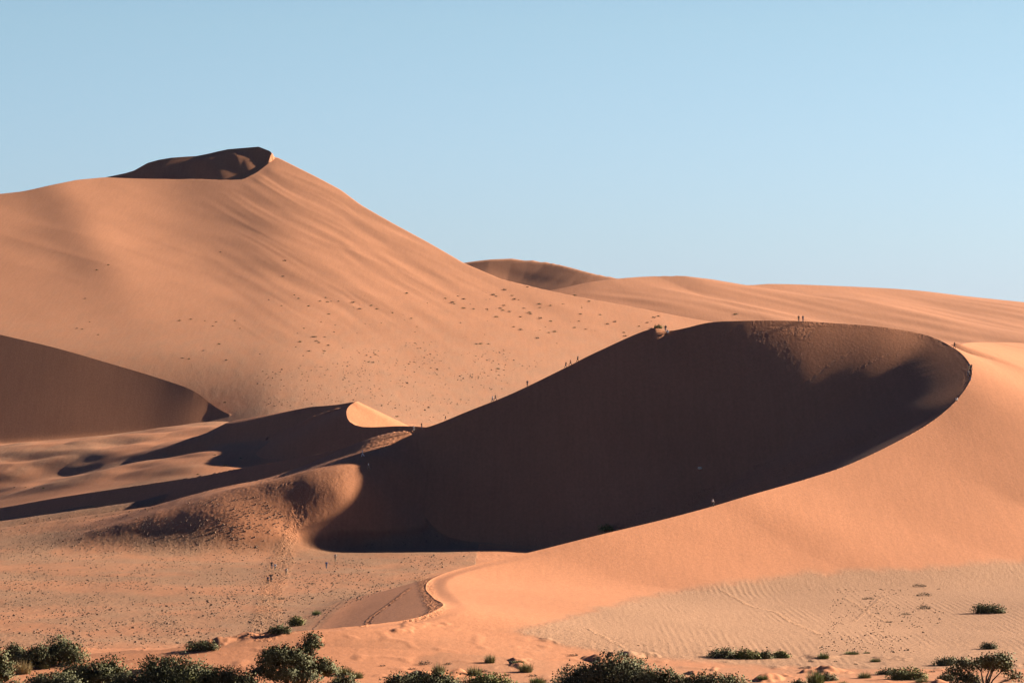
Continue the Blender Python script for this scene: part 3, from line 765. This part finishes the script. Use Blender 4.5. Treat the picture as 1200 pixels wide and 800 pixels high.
# ------------------------------------------------------------------ the shrub belt in the foreground
def bush(px, top, base, wpx, label, kind=0, n=2600, size=.24, lobes=None, seed=1, **kw):
    loc = hit(px, base); s = K*loc[1]
    h = max((base-top)*s, .6)
    return shrub((loc[0], loc[1]-.2, loc[2]-.15), wpx*s, h, label, kind=kind, n=n, size=size, seed=seed, lobes=lobes(wpx*s, h) if lobes else None, **kw)
bush(-6, 752, 800, 40, 'dark green bush cut off by the left edge of the picture', seed=1, n=2000)
bush(17, 755, 776, 20, 'small grey green bush behind the two straw tussocks at far left', kind=1, seed=2, n=1300)
bush(41, 752, 782, 34, 'mid sized round dark bush just right of the straw coloured tussocks', seed=3, n=1900)
bush(71, 746, 778, 52, 'tallest dark bush of the left thicket, rising above its neighbours', seed=4, n=2800)
bush(112, 763, 806, 86, 'broad dark bush at the right end of the left thicket', seed=5, n=4200)
bush(64, 783,812,58, 'greyer paler bush in front of the dark left thicket', kind=1, seed=6, n=2800)
bush(8, 794,815,40, 'low green bush at the bottom left corner', kind=1, seed=7, n=2200)
bush(150, 789, 815, 40, 'low grey bush between the two large dark bush mounds at left', kind=1, seed=8, n=1800)
bush(203, 761, 812, 98, 'large domed dark green bush left of the upright leaning tree', seed=9, n=5200)
bush(258, 776, 812, 84, 'low dark bush sloping down right of the large domed bush', seed=10, n=3600)
bush(216, 790, 815, 44, 'bright green low bush in front of the large domed bush', kind=2, seed=12, n=1900)
bush(239, 751, 761, 32, 'flat dark bush lying along the orange crest behind the bushes', seed=13, n=1100, size=.2, limbs=3)
def tree_lobes(w, h):
    return [(-.30*w,0,.62*h,.17*w,.20*h),(-.18*w,.5,.70*h,.16*w,.19*h),(-.05*w,-.4,.60*h,.15*w,.2*h),(-.42*w,0,.42*h,.10*w,.14*h),(.10*w,.3,.52*h,.12*w,.2*h),(.16*w,.2,.80*h,.07*w,.17*h),(.20*w,.2,.97*h,.055*w,.15*h),(.27*w,.2,.90*h,.05*w,.14*h),(.32*w,0,.42*h,.13*w,.2*h),(.45*w,.3,.36*h,.09*w,.13*h),(-.25*w,-.6,.35*h,.18*w,.18*h),(0,-.5,.28*h,.2*w,.16*h)]
bush(347, 748, 810, 108, 'dark spreading tree with one upright lobe standing before the orange slope', kind=0, n=6500, lobes=tree_lobes, seed=14, name='tree', cat='tree', limbs=12, size=.25)
bush(402, 790, 812, 34, 'scrubby low bush right of the tree with the upright lobe', kind=1, seed=15, n=1200)
bush(470, 786, 806, 36, 'small scrubby bush left of the two bottom centre bushes', kind=1, seed=16, n=1200)
bush(508, 785, 812, 56, 'dark bush at the bottom edge below a lone olive tussock', kind=0, seed=17, n=2400)
bush(571, 786, 812, 54, 'wide green bush at the bottom centre edge', kind=2, seed=18, n=2400)
bush(712, 763, 812, 116, 'largest bush on the bottom right half, a broad dark dome', kind=1, seed=19, n=7000, size=.25)
bush(778, 784, 812, 70, 'low dark bush running out right of the broad dark dome', seed=20, n=2600)
bush(838, 785, 812, 74, 'low dark bush at the right end of the central thicket', seed=21, n=3000)
for i, (px, top, base, w, lab) in enumerate([(846,759,770,36,'leftmost low bush of the small row on the pale flat'),(875,760,771,28,'tallest low bush in the small row on the pale flat'),(896,763,771,16,'third low bush along the small row on the pale flat'),(915,764,770,14,'smallest bush at the right end of the row on the pale flat')]):
    bush(px, top, base, w, lab, kind=1+i % 2, seed=30+i, n=900, size=.2, limbs=3, group='low bush row on the pale flat')
bush(1158, 707, 718, 32, 'single dark green bush on the pale sand near the right edge', kind=0, seed=35, n=1400, size=.2, limbs=3)
bush(1159, 753, 760, 16, 'small dark bush on the pale sand above the lone thorn tree', kind=1, seed=36, n=700, size=.18, limbs=2)
bush(1108, 771, 779, 22, 'grey green bush up left of the lone thorn tree', kind=1, seed=37, n=900, size=.2, limbs=3)
bush(1062, 782, 795, 40, 'long green bush on the hummocks left of the lone thorn tree', kind=2, seed=38, n=1600, size=.2, limbs=3)
bush(1038, 783, 790, 18, 'small bush touching the left end of the long green bush', kind=1, seed=39, n=600, size=.18, limbs=2)
bush(1108, 789, 797, 16, 'brown scrubby bush at the foot of the lone thorn tree', kind=1, seed=40, n=600, size=.18, limbs=2)
bush(936, 796, 806, 16, 'dark rounded bush at the bottom edge beside a green tussock', kind=0, seed=41, n=700, size=.2, limbs=2)
bush(328, 733, 741, 22, 'dark green bush at the left tip of the brown crescent', kind=0, seed=42, n=900, size=.2, limbs=2)
bush(347, 721, 733, 16, 'rounded green bush halfway along the dark edge of the brown crescent', kind=2, seed=43, n=800, size=.2, limbs=2)
bush(711, 613, 621, 15, 'pale olive bush at the shaded foot of the slip face', kind=2, seed=44, n=500, size=.2, limbs=2)
bush(771, 379, 385, 11, 'green bush on the far rim beside two people', kind=2, seed=45, n=420, size=.22, limbs=2)
bush(968, 788, 797, 18, 'dark tufty bush right of the tallest green tussock', kind=1, seed=46, n=700, size=.18, limbs=2)

def thorn_tree(px, top, base, wpx, label):
    loc = hit(px, base); s = K*loc[1]; w = wpx*s; h = (base-top)*s; rnd = random.Random(77)
    root = empty('thorn_tree', (loc[0], loc[1], loc[2]-.2)); tag(root, label, 'tree')
    V, F = [], []; lobes = []
    lay = [(-.42,.52,.13),(-.30,.70,.14),(-.14,.80,.11),(.02,.92,.15),(.20,.86,.15),(.33,.70,.13),(.46,.40,.10),(-.22,.30,.12),(-.36,.28,.11),(.10,.68,.11)]
    for fx, fz, r in lay:
        e = Vector((fx*w, rnd.uniform(-.15,.15)*w, fz*h)); b = Vector((fx*w*.08, 0, 0)); m1 = Vector((fx*w*.35, rnd.uniform(-.05,.05)*w, fz*h*.45)); m2 = m1.lerp(e, .55)+Vector((rnd.uniform(-.04,.04)*w, 0, rnd.uniform(-.02,.05)*h))
        tube(V, F, [b, m1, m2, e], [.16, .11, .07, .03], 6)
        for _ in range(5):
            t = e+Vector((rnd.uniform(-1,1)*r*w, rnd.uniform(-1,1)*r*w, rnd.uniform(-.3,.6)*r*w)); tube(V, F, [m2, m2.lerp(t,.6)+Vector((0,0,.1)), t], [.06,.04,.02], 4)
        for q in range(3): lobes.append((e.x+rnd.uniform(-.6,.6)*r*w, e.y+rnd.uniform(-.6,.6)*r*w, e.z+rnd.uniform(-.3,.4)*r*w, r*w*.62, r*w*.42))
    mesh_obj('trunk', V, F, WOOD, root, True)
    V, F = leaf_cloud(lobes, 6400, .25, rnd=rnd); soften(mesh_obj('crown', V, F, LEAF[0], root).data, LAST_N)
thorn_tree(1155, 770, 806, 78, 'lone thorn tree with bare forking limbs at the bottom right')

# ------------------------------------------------------------------ grass tussocks
for px, py, w, h, kind, lab in [
 (27,789,21,18,1,'larger straw coloured round tussock in front of the left thicket'),(10,789,15,12,1,'smaller straw coloured tussock at the far left'),(52,783,13,8,0,'pale tussock in the gap right of the straw tussocks'),
 (402,790,22,12,0,'olive tussock close to the right side of the tree with the upright lobe'),(417,794,18,10,0,'second olive tussock from the tree with the upright lobe'),(396,800,14,10,2,'green tussock low down by the tree with the upright lobe'),
 (371,720,11,7,2,'small green tussock high on the dark edge of the brown crescent'),
 (514,789,16,14,0,'olive tussock standing directly above a bottom edge bush'),(556,791,19,13,0,'wide olive tussock left of the lone high tussock'),(574,776,13,12,0,'highest lone tussock at bottom centre, with a long shadow'),(616,787,17,14,0,'olive tussock on the hummock right of the lone high tussock'),(630,800,20,9,2,'green tussock at the bottom edge left of the broad dark dome'),(607,776,16,4,0,'flat thin tussock above the hummock tussock'),
 (965,771,14,9,2,'green tussock left of the flat grassy strip on the pale sand'),(998,766,18,5,2,'flat grassy strip tussock on the sand edge'),(956,800,22,18,2,'tallest green tussock near the bottom edge'),(1013,794,16,9,0,'olive tussock left of the long green bush'),(894,795,13,6,2,'lone low tussock between the thicket and the tallest green tussock'),(1026,775,13,6,0,'slanting tussock at the foot of the pale flat'),(988,803,12,7,2,'half hidden tussock at the bottom edge'),(1016,765,8,3,0,'tiny tussock near the flat grassy strip'),(1080,799,16,6,0,'yellowish tussock right under the long green bush'),(1143,800,14,8,2,'green tussock under the branches of the thorn tree')]:
    tussock(px, py, w, h, lab, kind)

# ------------------------------------------------------------------ dry clods of brush on the pale flat and the pan
V0, F0 = leaf_cloud([(0,0,.25,.8,.35),(.6,.2,.15,.5,.25),(-.6,-.1,.15,.5,.22)], 420, .13)
FAR = []
for sd in range(4):
    rr = random.Random(60+sd)
    V1, F1 = leaf_cloud([(rr.uniform(-.5,.5), rr.uniform(-.5,.5), .35, .75, .5) for _ in range(3)], 300, .2, rnd=rr)
    me = bpy.data.meshes.new('desert_shrub'); me.from_pydata(V1, [], F1); me.materials.append(LEAF[0] if sd % 2 else BRUSH); FAR.append(me)
brush_me = bpy.data.meshes.new('dry_brush'); brush_me.from_pydata(V0, [], F0); brush_me.materials.append(BRUSH)
for px, py, w, lab in [(1077,687,14,'highest dry brown brush clump on the pale flat'),(1083,698,16,'dry brush clump second from the top on the pale flat'),(1084,713,17,'widest dry brush clump on the pale flat, over trampled sand'),(1018,702,12,'isolated dry brush clump left of the stacked clumps'),(1061,720,10,'flat brush clump below left of the widest one'),(1041,729,8,'pointed brush clump near the crossing footprints'),
   (1034,740,5,'tiny flat brush clump below the pointed one'),(1014,733,4,'tiny brush speck left of the pointed clump'),(364,684,9,'dark brush clump on the stony pan below the great shadow'),(351,689,5,'tiny brush clump beside the larger one on the stony pan'),(330,702,9,'brush clump right of the worn trail on the pan'),(323,711,6,'brush clump touching the worn trail on the pan'),(333,715,7,'lowest brush clump beside the worn trail on the pan'),
   (448,780,8,'dead twiggy clump on the orange slope right of the tree'),(672,768,12,'dry brush clump left behind the broad dark dome'),(748,756,4,'tiny brush speck on the sand behind the broad dark dome'),(832,757,4,'brush speck left above the row of low bushes'),(126,675,6,'dark brush speck in the middle of the stony pan'),(1100,690,4,'small speck of brush right of the highest clump'),(1092,787,9,'brown brush clump between the long bush and thorn tree'),(950,775,9,'brown brush clump at the edge of the pale flat'),(979,775,6,'small brown brush clump on the orange hummock'),(1003,778,6,'brown brush speck on the orange hummock below the grassy strip'),
   (498,778,16,'brown brush on the hummock top left of the lone tussock'),(483,784,10,'brown brush clump low on the left hummock'),(525,778,10,'thin brush clump right of the left hummock'),(594,791,10,'dark brush clump between two olive tussocks'),(624,792,12,'dark brush clump right of the hummock tussock'),(567,787,12,'dark brush clump under the highest lone tussock'),(140,741,5,'brush speck on the pan just above the left thicket')]:
    loc = hit(px, py); s = K*loc[1]*w/2.2
    o = bpy.data.objects.new('dry_bush', brush_me); C.objects.link(o); o.location = (loc[0], loc[1], loc[2]-.05); o.rotation_euler = (0,0,R.uniform(0,6)); o.scale = (s, s, s*.8); tag(o, lab, 'brush')

# shrubs scattered over the far sandy slope, each one its own object
far = []
for a, b in [(390,345),(396,349),(430,365),(465,367),(510,367),(534,318),(543,323),(560,365),(570,355),(568,372),(590,376),(600,320),(607,333),(630,395),(665,385),(695,350),(698,362),(735,410),(730,450),(750,447),(630,440),(605,430),(840,385),(835,410),(820,433),(860,438),(910,387),(935,420),(995,462),(993,450),(960,412),(870,340),(820,320),(655,290),(575,300),(110,555),(95,553),(120,527),(65,367),(245,400),(40,345),(105,355),(125,367),(180,380),(195,745),(490,490),(515,490),(475,490),(1115,393),(1100,397),(1045,428),(1075,415),(230,312),(365,330),(410,322),(430,333),(660,380),(690,470),(700,400),(640,365),(735,355),(545,395),(550,577)]:
    far.append((400+a/3, 240+b/3, 3.2+2.2*R.random()))
for a, b in [(340,530),(380,512),(300,630),(775,467),(945,635),(990,655),(1050,630),(1035,618),(1125,640),(1150,643),(1165,640),(630,708),(670,703),(720,708),(760,712),(750,727),(825,708),(843,735),(345,757),(315,712),(270,735),(288,738),(1055,782),(1110,765),(1085,657),(1145,627),(1155,685),(1190,640),(1000,497),(995,553),(1068,735),(1120,785),(1140,765)]:
    far.append((a/3, 140+b/3, 2.4+1.8*R.random()))
for a, b in [(715,93),(795,127),(790,275),(770,70),(665,122),(640,120),(1110,60),(1140,95),(1085,95),(1055,62),(1155,75),(1100,45)]: far.append((a/3, 380+b/3, 3+1.6*R.random()))
def inpoly(x, y, p):
    c = False
    for (x0, y0), (x1, y1) in zip(p, p[1:]+p[:1]):
        if (y0 > y) != (y1 > y) and x < (x1-x0)*(y-y0)/(y1-y0)+x0: c = not c
    return c
zone = [(330,395),(420,345),(520,330),(600,345),(700,360),(775,378),(700,405),(640,435),(560,470),(490,488),(330,462),(290,420)]
while len(far) < 255:
    x, y = R.uniform(290, 780), R.uniform(330, 490)
    if inpoly(x, y, zone) and gnoise(np.array([x/28.]), np.array([y/9.]), 5)[0] > R.uniform(-.25, .35): far.append((x, y, 1.1+1.5*R.random()**2))
for px, py, w in far:
    loc = hit(px, py, 1400)
    o = bpy.data.objects.new('desert_shrub', FAR[R.randrange(4)]); C.objects.link(o); s = K*loc[1]*w/2.2
    o.location = (loc[0], loc[1], loc[2]-.1); o.rotation_euler = (0,0,R.uniform(0,6)); o.scale = (s*1.05, s, s*.75)
    tag(o, 'small dark shrub dotted on the sandy slope under the highest dune', 'shrub', 'shrubs scattered on the far sandy slope')
for px, py, w, lab in [(862,369,6,'single dark shrub on the orange dune just above the great rim'),(232,556,4,'dark shrub at the sharp toe of the small dark dune'),(264,546,6,'pair of dark shrub heads by the strip dune crest'),(252,533,4,'lone shrub on the bright roll of sand left of the small dune'),(282,537,4,'dark shrub on the slope of the small dark dune')]:
    loc = hit(px, py); s = K*loc[1]*w/2.2
    o = bpy.data.objects.new('desert_shrub', FAR[R.randrange(4)]); C.objects.link(o)
    o.location = (loc[0], loc[1], loc[2]-.1); o.scale = (s*1.1, s, s*.7); tag(o, lab, 'shrub')
for i, px in enumerate((17,30,40,51)):
    loc = hit(px, (571,571,571.5,572)[i]); s = K*loc[1]*(2.2,2.4,2.6,4)[i]/2.2
    o = bpy.data.objects.new('desert_shrub', FAR[i]); C.objects.link(o); o.location = (loc[0], loc[1], loc[2]-.1); o.scale = (s*1.2, s, s*.8)
    tag(o, ['first','second','third','rightmost and largest'][i]+' shrub from the left in the short row on the low strip dune', 'shrub', 'shrub row on the low strip dune')

# stones and dead tufts littering the pan and the lower plain: far too many to count
def litter(n, poly, smin, smax, name, m, lo, seed, clump):
    rnd = random.Random(seed); V = []; F = []
    xs = [p[0] for p in poly]; ys = [p[1] for p in poly]
    k = 0; tries = 0
    while k < n and tries < n*12:
        tries += 1
        px, py = rnd.uniform(min(xs), max(xs)), rnd.uniform(min(ys), max(ys))
        if not inpoly(px, py, poly): continue
        if gnoise(np.array([px/clump[0]]), np.array([py/clump[1]]), 300+seed)[0]+.35*gnoise(np.array([px/11.]), np.array([py/4.]), 310+seed)[0] < rnd.uniform(-.35, .42): continue
        x, y, z = hit(px, py, lo); r = rnd.uniform(smin, smax)*(1+1.1*rnd.random()**6)
        i = len(V); a0 = rnd.uniform(0, 6)
        for q in range(5):
            a = a0+q*1.2566; rr = r*rnd.uniform(.7, 1.25); V.append((x+rr*math.cos(a), y+rr*math.sin(a)*1.2, z-.06))
        for q in range(3):
            a = a0+.4+q*2.09; rr = r*rnd.uniform(.25, .6); V.append((x+rr*math.cos(a), y+rr*math.sin(a), z+r*rnd.uniform(.35, .8)))
        F += [(i,i+1,i+5),(i+1,i+2,i+6,i+5),(i+2,i+3,i+6),(i+3,i+4,i+7,i+6),(i+4,i,i+5,i+7),(i+5,i+6,i+7)]
        k += 1
    o = mesh_obj(name, V, F, m); o['kind'] = 'stuff'
    return o
LITTER = mat('litter', (.21,.12,.07), .9, .45, .6, (.12,.075,.048))
litter(6000, [(-10,608),(120,604),(230,585),(300,580),(335,600),(345,655),(560,645),(520,665),(400,712),(330,738),(200,760),(-10,760)], .08, .21, 'gravel', LITTER, 480, 5, (60., 16.))
litter(600, [(300,440),(480,395),(640,420),(600,455),(500,495),(430,470),(300,478)], .14, .34, 'gravel', LITTER, 1350, 6, (40., 12.))
litter(700, [(980,690),(1080,690),(1110,720),(1070,765),(960,765),(960,750)], .06, .16, 'gravel', LITTER, 480, 7, (30., 12.))

# ------------------------------------------------------------------ people
SKIN = mat('skin', (.34,.20,.14), .6, .15, 20); SHOE = mat('shoe_leather', (.06,.05,.045), .7, .2, 20)
HAIRM = [mat('hair_brown', (.05,.033,.022), .7, .2, 30), mat('hair_fair', (.25,.17,.08), .7, .2, 30)]
CLOTH = {k: mat('cloth_'+k, v, .85, .18, 6) for k, v in dict(white=(.78,.77,.74), black=(.03,.03,.035), navy=(.04,.055,.11), blue=(.10,.20,.42), grey=(.26,.26,.27), khaki=(.34,.28,.18), red=(.42,.07,.05), green=(.09,.14,.08), denim=(.08,.12,.20), cream=(.62,.56,.44)).items()}
def skin_mesh(name, pts, edges, sub=1):
    me = bpy.data.meshes.new(name); me.from_pydata([p[:3] for p in pts], edges, [])
    o = bpy.data.objects.new(name, me); C.objects.link(o)
    md = o.modifiers.new('s', 'SKIN'); md.use_smooth_shade = True
    for i, p in enumerate(pts):
        v = me.skin_vertices[0].data[i]; r = p[3]; v.radius = r if isinstance(r, tuple) else (r, r); v.use_root = (i == 0)
    m2 = o.modifiers.new('d', 'SUBSURF'); m2.levels = sub; m2.render_levels = sub
    dg = bpy.context.evaluated_depsgraph_get(); dg.update()
    out = bpy.data.meshes.new_from_object(o.evaluated_get(dg))
    bpy.data.objects.remove(o); out.name = name
    return out
def skeleton(step=.0, arm=.0, sit=False):
    """joint positions; figure faces +Y; step and arm are swing angles in radians"""
    J = {}
    z0 = .95 if not sit else .16
    J['pelvis'] = (0, 0, z0); lean = .06 if step else 0
    J['waist'] = (0, .01+lean*.2, z0+.2); J['chest'] = (0, .015+lean*.6, z0+.38); J['neck'] = (0, .01+lean, z0+.53); J['nape'] = (0, .02+lean, z0+.585); J['face'] = (0, .035+lean, z0+.655); J['crown'] = (0, .02+lean, z0+.735)
    for sd, sg in (('l', -1), ('r', 1)):
        J['sh'+sd] = (sg*.185, lean*.8, z0+.475); a = arm*sg
        J['el'+sd] = (sg*.235, lean*.8+.28*math.sin(a), z0+.475-.285*math.cos(a)); b = a+.35
        J['wr'+sd] = (sg*.245, J['el'+sd][1]+.25*math.sin(b), J['el'+sd][2]-.25*math.cos(b))
        J['pa'+sd] = (sg*.245, J['wr'+sd][1]+.07*math.sin(b), J['wr'+sd][2]-.07*math.cos(b))
        for k in range(4):
            bx = (k-1.5)*.021; ln = (.07,.082,.078,.062)[k]
            J['f%d%s' % (k, sd)] = (J['pa'+sd][0]-sg*.005, J['pa'+sd][1]+bx+.03*math.sin(b), J['pa'+sd][2]-.035)
            J['g%d%s' % (k, sd)] = (J['pa'+sd][0]-sg*.025, J['pa'+sd][1]+bx*1.1+.05*math.sin(b), J['pa'+sd][2]-.035-ln)
        J['t0'+sd] = (J['wr'+sd][0]-sg*.01, J['wr'+sd][1]+.045, J['wr'+sd][2]-.045); J['t1'+sd] = (J['t0'+sd][0]-sg*.02, J['t0'+sd][1]+.02, J['t0'+sd][2]-.05)
        h = -step*sg
        J['hi'+sd] = (sg*.095, 0, z0-.05)
        if sit:
            J['kn'+sd] = (sg*.15, .40, .40); J['an'+sd] = (sg*.14, .62, .07); J['to'+sd] = (sg*.15, .80, .06)
        else:
            J['kn'+sd] = (sg*.10, .43*math.sin(h)+.02, z0-.05-.43*math.cos(h)); kb = h-.35 if h < 0 else h*.6
            J['an'+sd] = (sg*.10, J['kn'+sd][1]+.41*math.sin(kb), J['kn'+sd][2]-.41*math.cos(kb)); J['to'+sd] = (sg*.115, J['an'+sd][1]+.17, J['an'+sd][2]-.045)
    return J
RAD = dict(pelvis=(.145,.10), waist=(.125,.085), chest=(.155,.10), neck=.058, nape=.052, face=(.072,.088), crown=(.062,.072))
def rad(k):
    if k in RAD: return RAD[k]
    return {'sh': .062, 'el': .042, 'wr': .029, 'pa': .034, 'hi': .085, 'kn': .058, 'an': .04, 'to': .036, 't0': .011, 't1': .009}.get(k[:2], .009)
def build_part(J, keys, links, grow=0, sub=1, name='body'):
    idx = {k: i for i, k in enumerate(keys)}
    pts = []
    for k in keys:
        r = rad(k); r = tuple(v+grow for v in r) if isinstance(r, tuple) else r+grow
        pts.append((*J[k], r))
    return skin_mesh(name, pts, [(idx[a], idx[b]) for a, b in links], sub)
def person_meshes(step, arm, sit=False):
    J = skeleton(step, arm, sit)
    keys = ['pelvis','waist','chest','neck','nape','face','crown']; links = [('pelvis','waist'),('waist','chest'),('chest','neck'),('neck','nape'),('nape','face'),('face','crown')]
    for s in 'lr':
        keys += ['sh'+s,'el'+s,'wr'+s,'pa'+s,'t0'+s,'t1'+s,'hi'+s,'kn'+s,'an'+s,'to'+s]
        links += [('chest','sh'+s),('sh'+s,'el'+s),('el'+s,'wr'+s),('wr'+s,'pa'+s),('wr'+s,'t0'+s),('t0'+s,'t1'+s),('pelvis','hi'+s),('hi'+s,'kn'+s),('kn'+s,'an'+s),('an'+s,'to'+s)]
        for k in range(4): keys += ['f%d%s' % (k, s), 'g%d%s' % (k, s)]; links += [('pa'+s, 'f%d%s' % (k, s)), ('f%d%s' % (k, s), 'g%d%s' % (k, s))]
    body = build_part(J, keys, links)
    # nose, ears
    bm_ = __import__('bmesh').new(); bm_.from_mesh(body)
    for off, sc in (((0,.082,.0),(.35,.6,.7)), ((.072,-.01,.005),(.3,.6,1)), ((-.072,-.01,.005),(.3,.6,1))):
        f = J['face']; M = Matrix.Translation((f[0]+off[0], f[1]+off[1], f[2]+off[2])) @ Matrix.Diagonal((*sc, 1))
        __import__('bmesh').ops.create_icosphere(bm_, subdivisions=1, radius=.032, matrix=M)
    bm_.to_mesh(body); bm_.free()
    shirt = build_part(J, ['waist','pelvis','chest','neck','shl','ell','shr','elr'], [('waist','pelvis'),('waist','chest'),('chest','neck'),('chest','shl'),('shl','ell'),('chest','shr'),('shr','elr')], .018, 1, 'shirt')
    trou = build_part(J, ['pelvis','hil','knl','anl','hir','knr','anr'], [('pelvis','hil'),('hil','knl'),('knl','anl'),('pelvis','hir'),('hir','knr'),('knr','anr')], .016, 1, 'trousers')
    f = J['face']; c = J['crown']
    hair = skin_mesh('hair', [(0, f[1]-.035, f[2]+.01, (.074,.066)), (0, c[1]-.005, c[2]+.012, (.070,.078))], [(0, 1)], 1)
    shoes = []
    for s in 'lr': shoes.append(skin_mesh('shoe', [(*J['an'+s][:2], J['an'+s][2]-.015, .05), (*J['to'+s], .048)], [(0, 1)], 1))
    if step or sit: pack = None
    low = min(J['tol'][2], J['tor'][2])-.045
    pk = None
    w_, ch = J['waist'], J['chest']
    pk = skin_mesh('backpack', [(0, w_[1]-.17, w_[2]-.02, (.14,.08)), (0, ch[1]-.19, ch[2]+.02, (.15,.085))], [(0, 1)], 1)
    for me in (body, shirt, trou, hair, pk, *shoes): me.transform(Matrix.Translation((0, 0, -low)))
    return dict(body=body, shirt=shirt, trousers=trou, hair=hair, backpack=pk, shoes=shoes)
POSES = {'stand': person_meshes(.06, .05), 'walk': person_meshes(.42, .4), 'stride': person_meshes(-.5, -.45), 'sit': person_meshes(0, .9, True)}
TINT = {}
def tinted(me, m):
    k = (me.name, m.name)
    if k not in TINT: c = me.copy(); c.materials.clear(); c.materials.append(m); TINT[k] = c
    return TINT[k]
def person(px, py, pose, face, shirt, trousers, label, hair=0, pack=None, size=1.0, lo=480):
    loc = hit(px, py, lo)
    root = empty('person', (loc[0], loc[1], ground_z(loc[0], loc[1])-.05), face, size); tag(root, label, 'person', 'people walking on the dunes')
    M = POSES[pose]
    for nm, m in (('body', SKIN), ('shirt', CLOTH[shirt]), ('trousers', CLOTH[trousers]), ('hair', HAIRM[hair])):
        o = bpy.data.objects.new(nm, tinted(M[nm], m)); C.objects.link(o); o.parent = root
    for sm in M['shoes']:
        o = bpy.data.objects.new('shoe', tinted(sm, SHOE)); C.objects.link(o); o.parent = root
    if pack: o = bpy.data.objects.new('backpack', tinted(M['backpack'], CLOTH[pack])); C.objects.link(o); o.parent = root
    return root
UP, DN, TO, AW = -1.3, 1.7, 3.1, 0.2
for a in [
 (485,505.5,'walk',DN,'white','cream','person in white near the foot of the sunlit ridge line',0,None,1.05),
 (494,502.5,'stand',UP,'black','navy','dark clothed person standing where the two dune crests meet',0,'black'),
 (425,535,'walk',DN,'white','white','person in white, the higher one on the path under the low crest',1,None,1.05),
 (432,550,'stride',DN,'white','khaki','person in a white shirt, the lower one at the edge of the great shadow',0,None,1.05),
 (522,492,'walk',UP,'black','black','lone dark walker low on the long left ridge of the great dune',0,'black'),
 (577,471,'walk',UP,'white','grey','person in a white shirt, left one of the pair on the left ridge',0),
 (580.5,469.5,'stride',UP,'black','navy','person in black, right one of the pair on the left ridge',0,'black'),
 (618,453,'stand',TO,'navy','black','lone dark figure halfway up the left ridge',0),
 (663,431,'walk',UP,'black','denim','lowest of the three climbers high on the left ridge',0),
 (668.5,428.5,'stride',UP,'red','black','middle climber of the three high on the left ridge',0,'black'),
 (677,424,'walk',UP,'navy','black','topmost of the three climbers high on the left ridge',0,'grey'),
 (780,389.5,'stand',TO,'black','grey','taller person in the dip of the rim beside the green bush',0,None,1.15),
 (782.5,390.5,'sit',TO,'white','grey','person in pale clothes crouching in the dip of the rim',1,None,1.2),
 (936,377,'stand',AW,'black','black','left one of the pair standing on top of the rim',0),
 (941,377,'stand',TO,'grey','navy','right one of the pair standing on top of the rim',0),
 (1118.5,408,'walk',UP,'black','black','person in black on the outer bend of the rim, shadow across the slip face',0,'black'),
 (1135.5,433,'stand',TO,'navy','khaki','upper left person of the group gathered at the right end of the rim',0),
 (1138.5,434,'walk',AW,'black','black','person in black at the very right end of the rim',0,'black'),
 (1134.5,441,'stride',TO,'grey','navy','person in grey just below the others at the right end of the rim',0),
 (1137,446,'stand',TO,'black','denim','lowest person of the group at the right end of the rim',1),
 (1121,469.5,'sit',TO,'white','cream','person in white sitting on the lower right rim of the bowl',0,None,1.1),
 (835,593.5,'walk',UP,'white','black','person with a white top on the near crest beside the deep shadow',0,None,1.05),
 (393,658,'stand',TO,'cream','khaki','person in cream standing just below the great shadow on the pan',0,None,1.1),
 (382.5,666,'walk',TO,'blue','denim','person in a blue jacket walking on the pan below the great shadow',0),
 (318.5,666,'walk',AW,'black','navy','person in black, higher left one of the group on the worn trail',0,'black'),
 (322.5,668.5,'stride',AW,'white','khaki','person in a white shirt among the group on the worn trail',0),
 (335.5,674,'walk',AW,'cream','khaki','person in pale clothes walking apart right of the worn trail',1),
 (317.5,681.5,'stand',AW,'black','black','right one of the two dark figures lowest on the worn trail',0,'black'),
 (314,684,'walk',AW,'navy','black','left one of the two dark figures lowest on the worn trail',0)]:
    person(*a)
# white scrap lying on the shaded slip face
loc = hit(820, 549)
bm = __import__('bmesh').new(); __import__('bmesh').ops.create_icosphere(bm, subdivisions=2, radius=.55)
for v in bm.verts: v.co *= 1+.35*math.sin(7*v.co.x+3)*math.cos(5*v.co.y+9*v.co.z); v.co.z *= .6
me = bpy.data.meshes.new('pale_scrap'); bm.to_mesh(me); bm.free(); me.materials.append(mat('scrap_pale', (.72,.66,.5), .9, .2, 3))
o = bpy.data.objects.new('pale_scrap', me); C.objects.link(o); o.location = (loc[0], loc[1], loc[2]+.15); tag(o, 'single pale scrap lying low on the shaded slip face', 'stone')
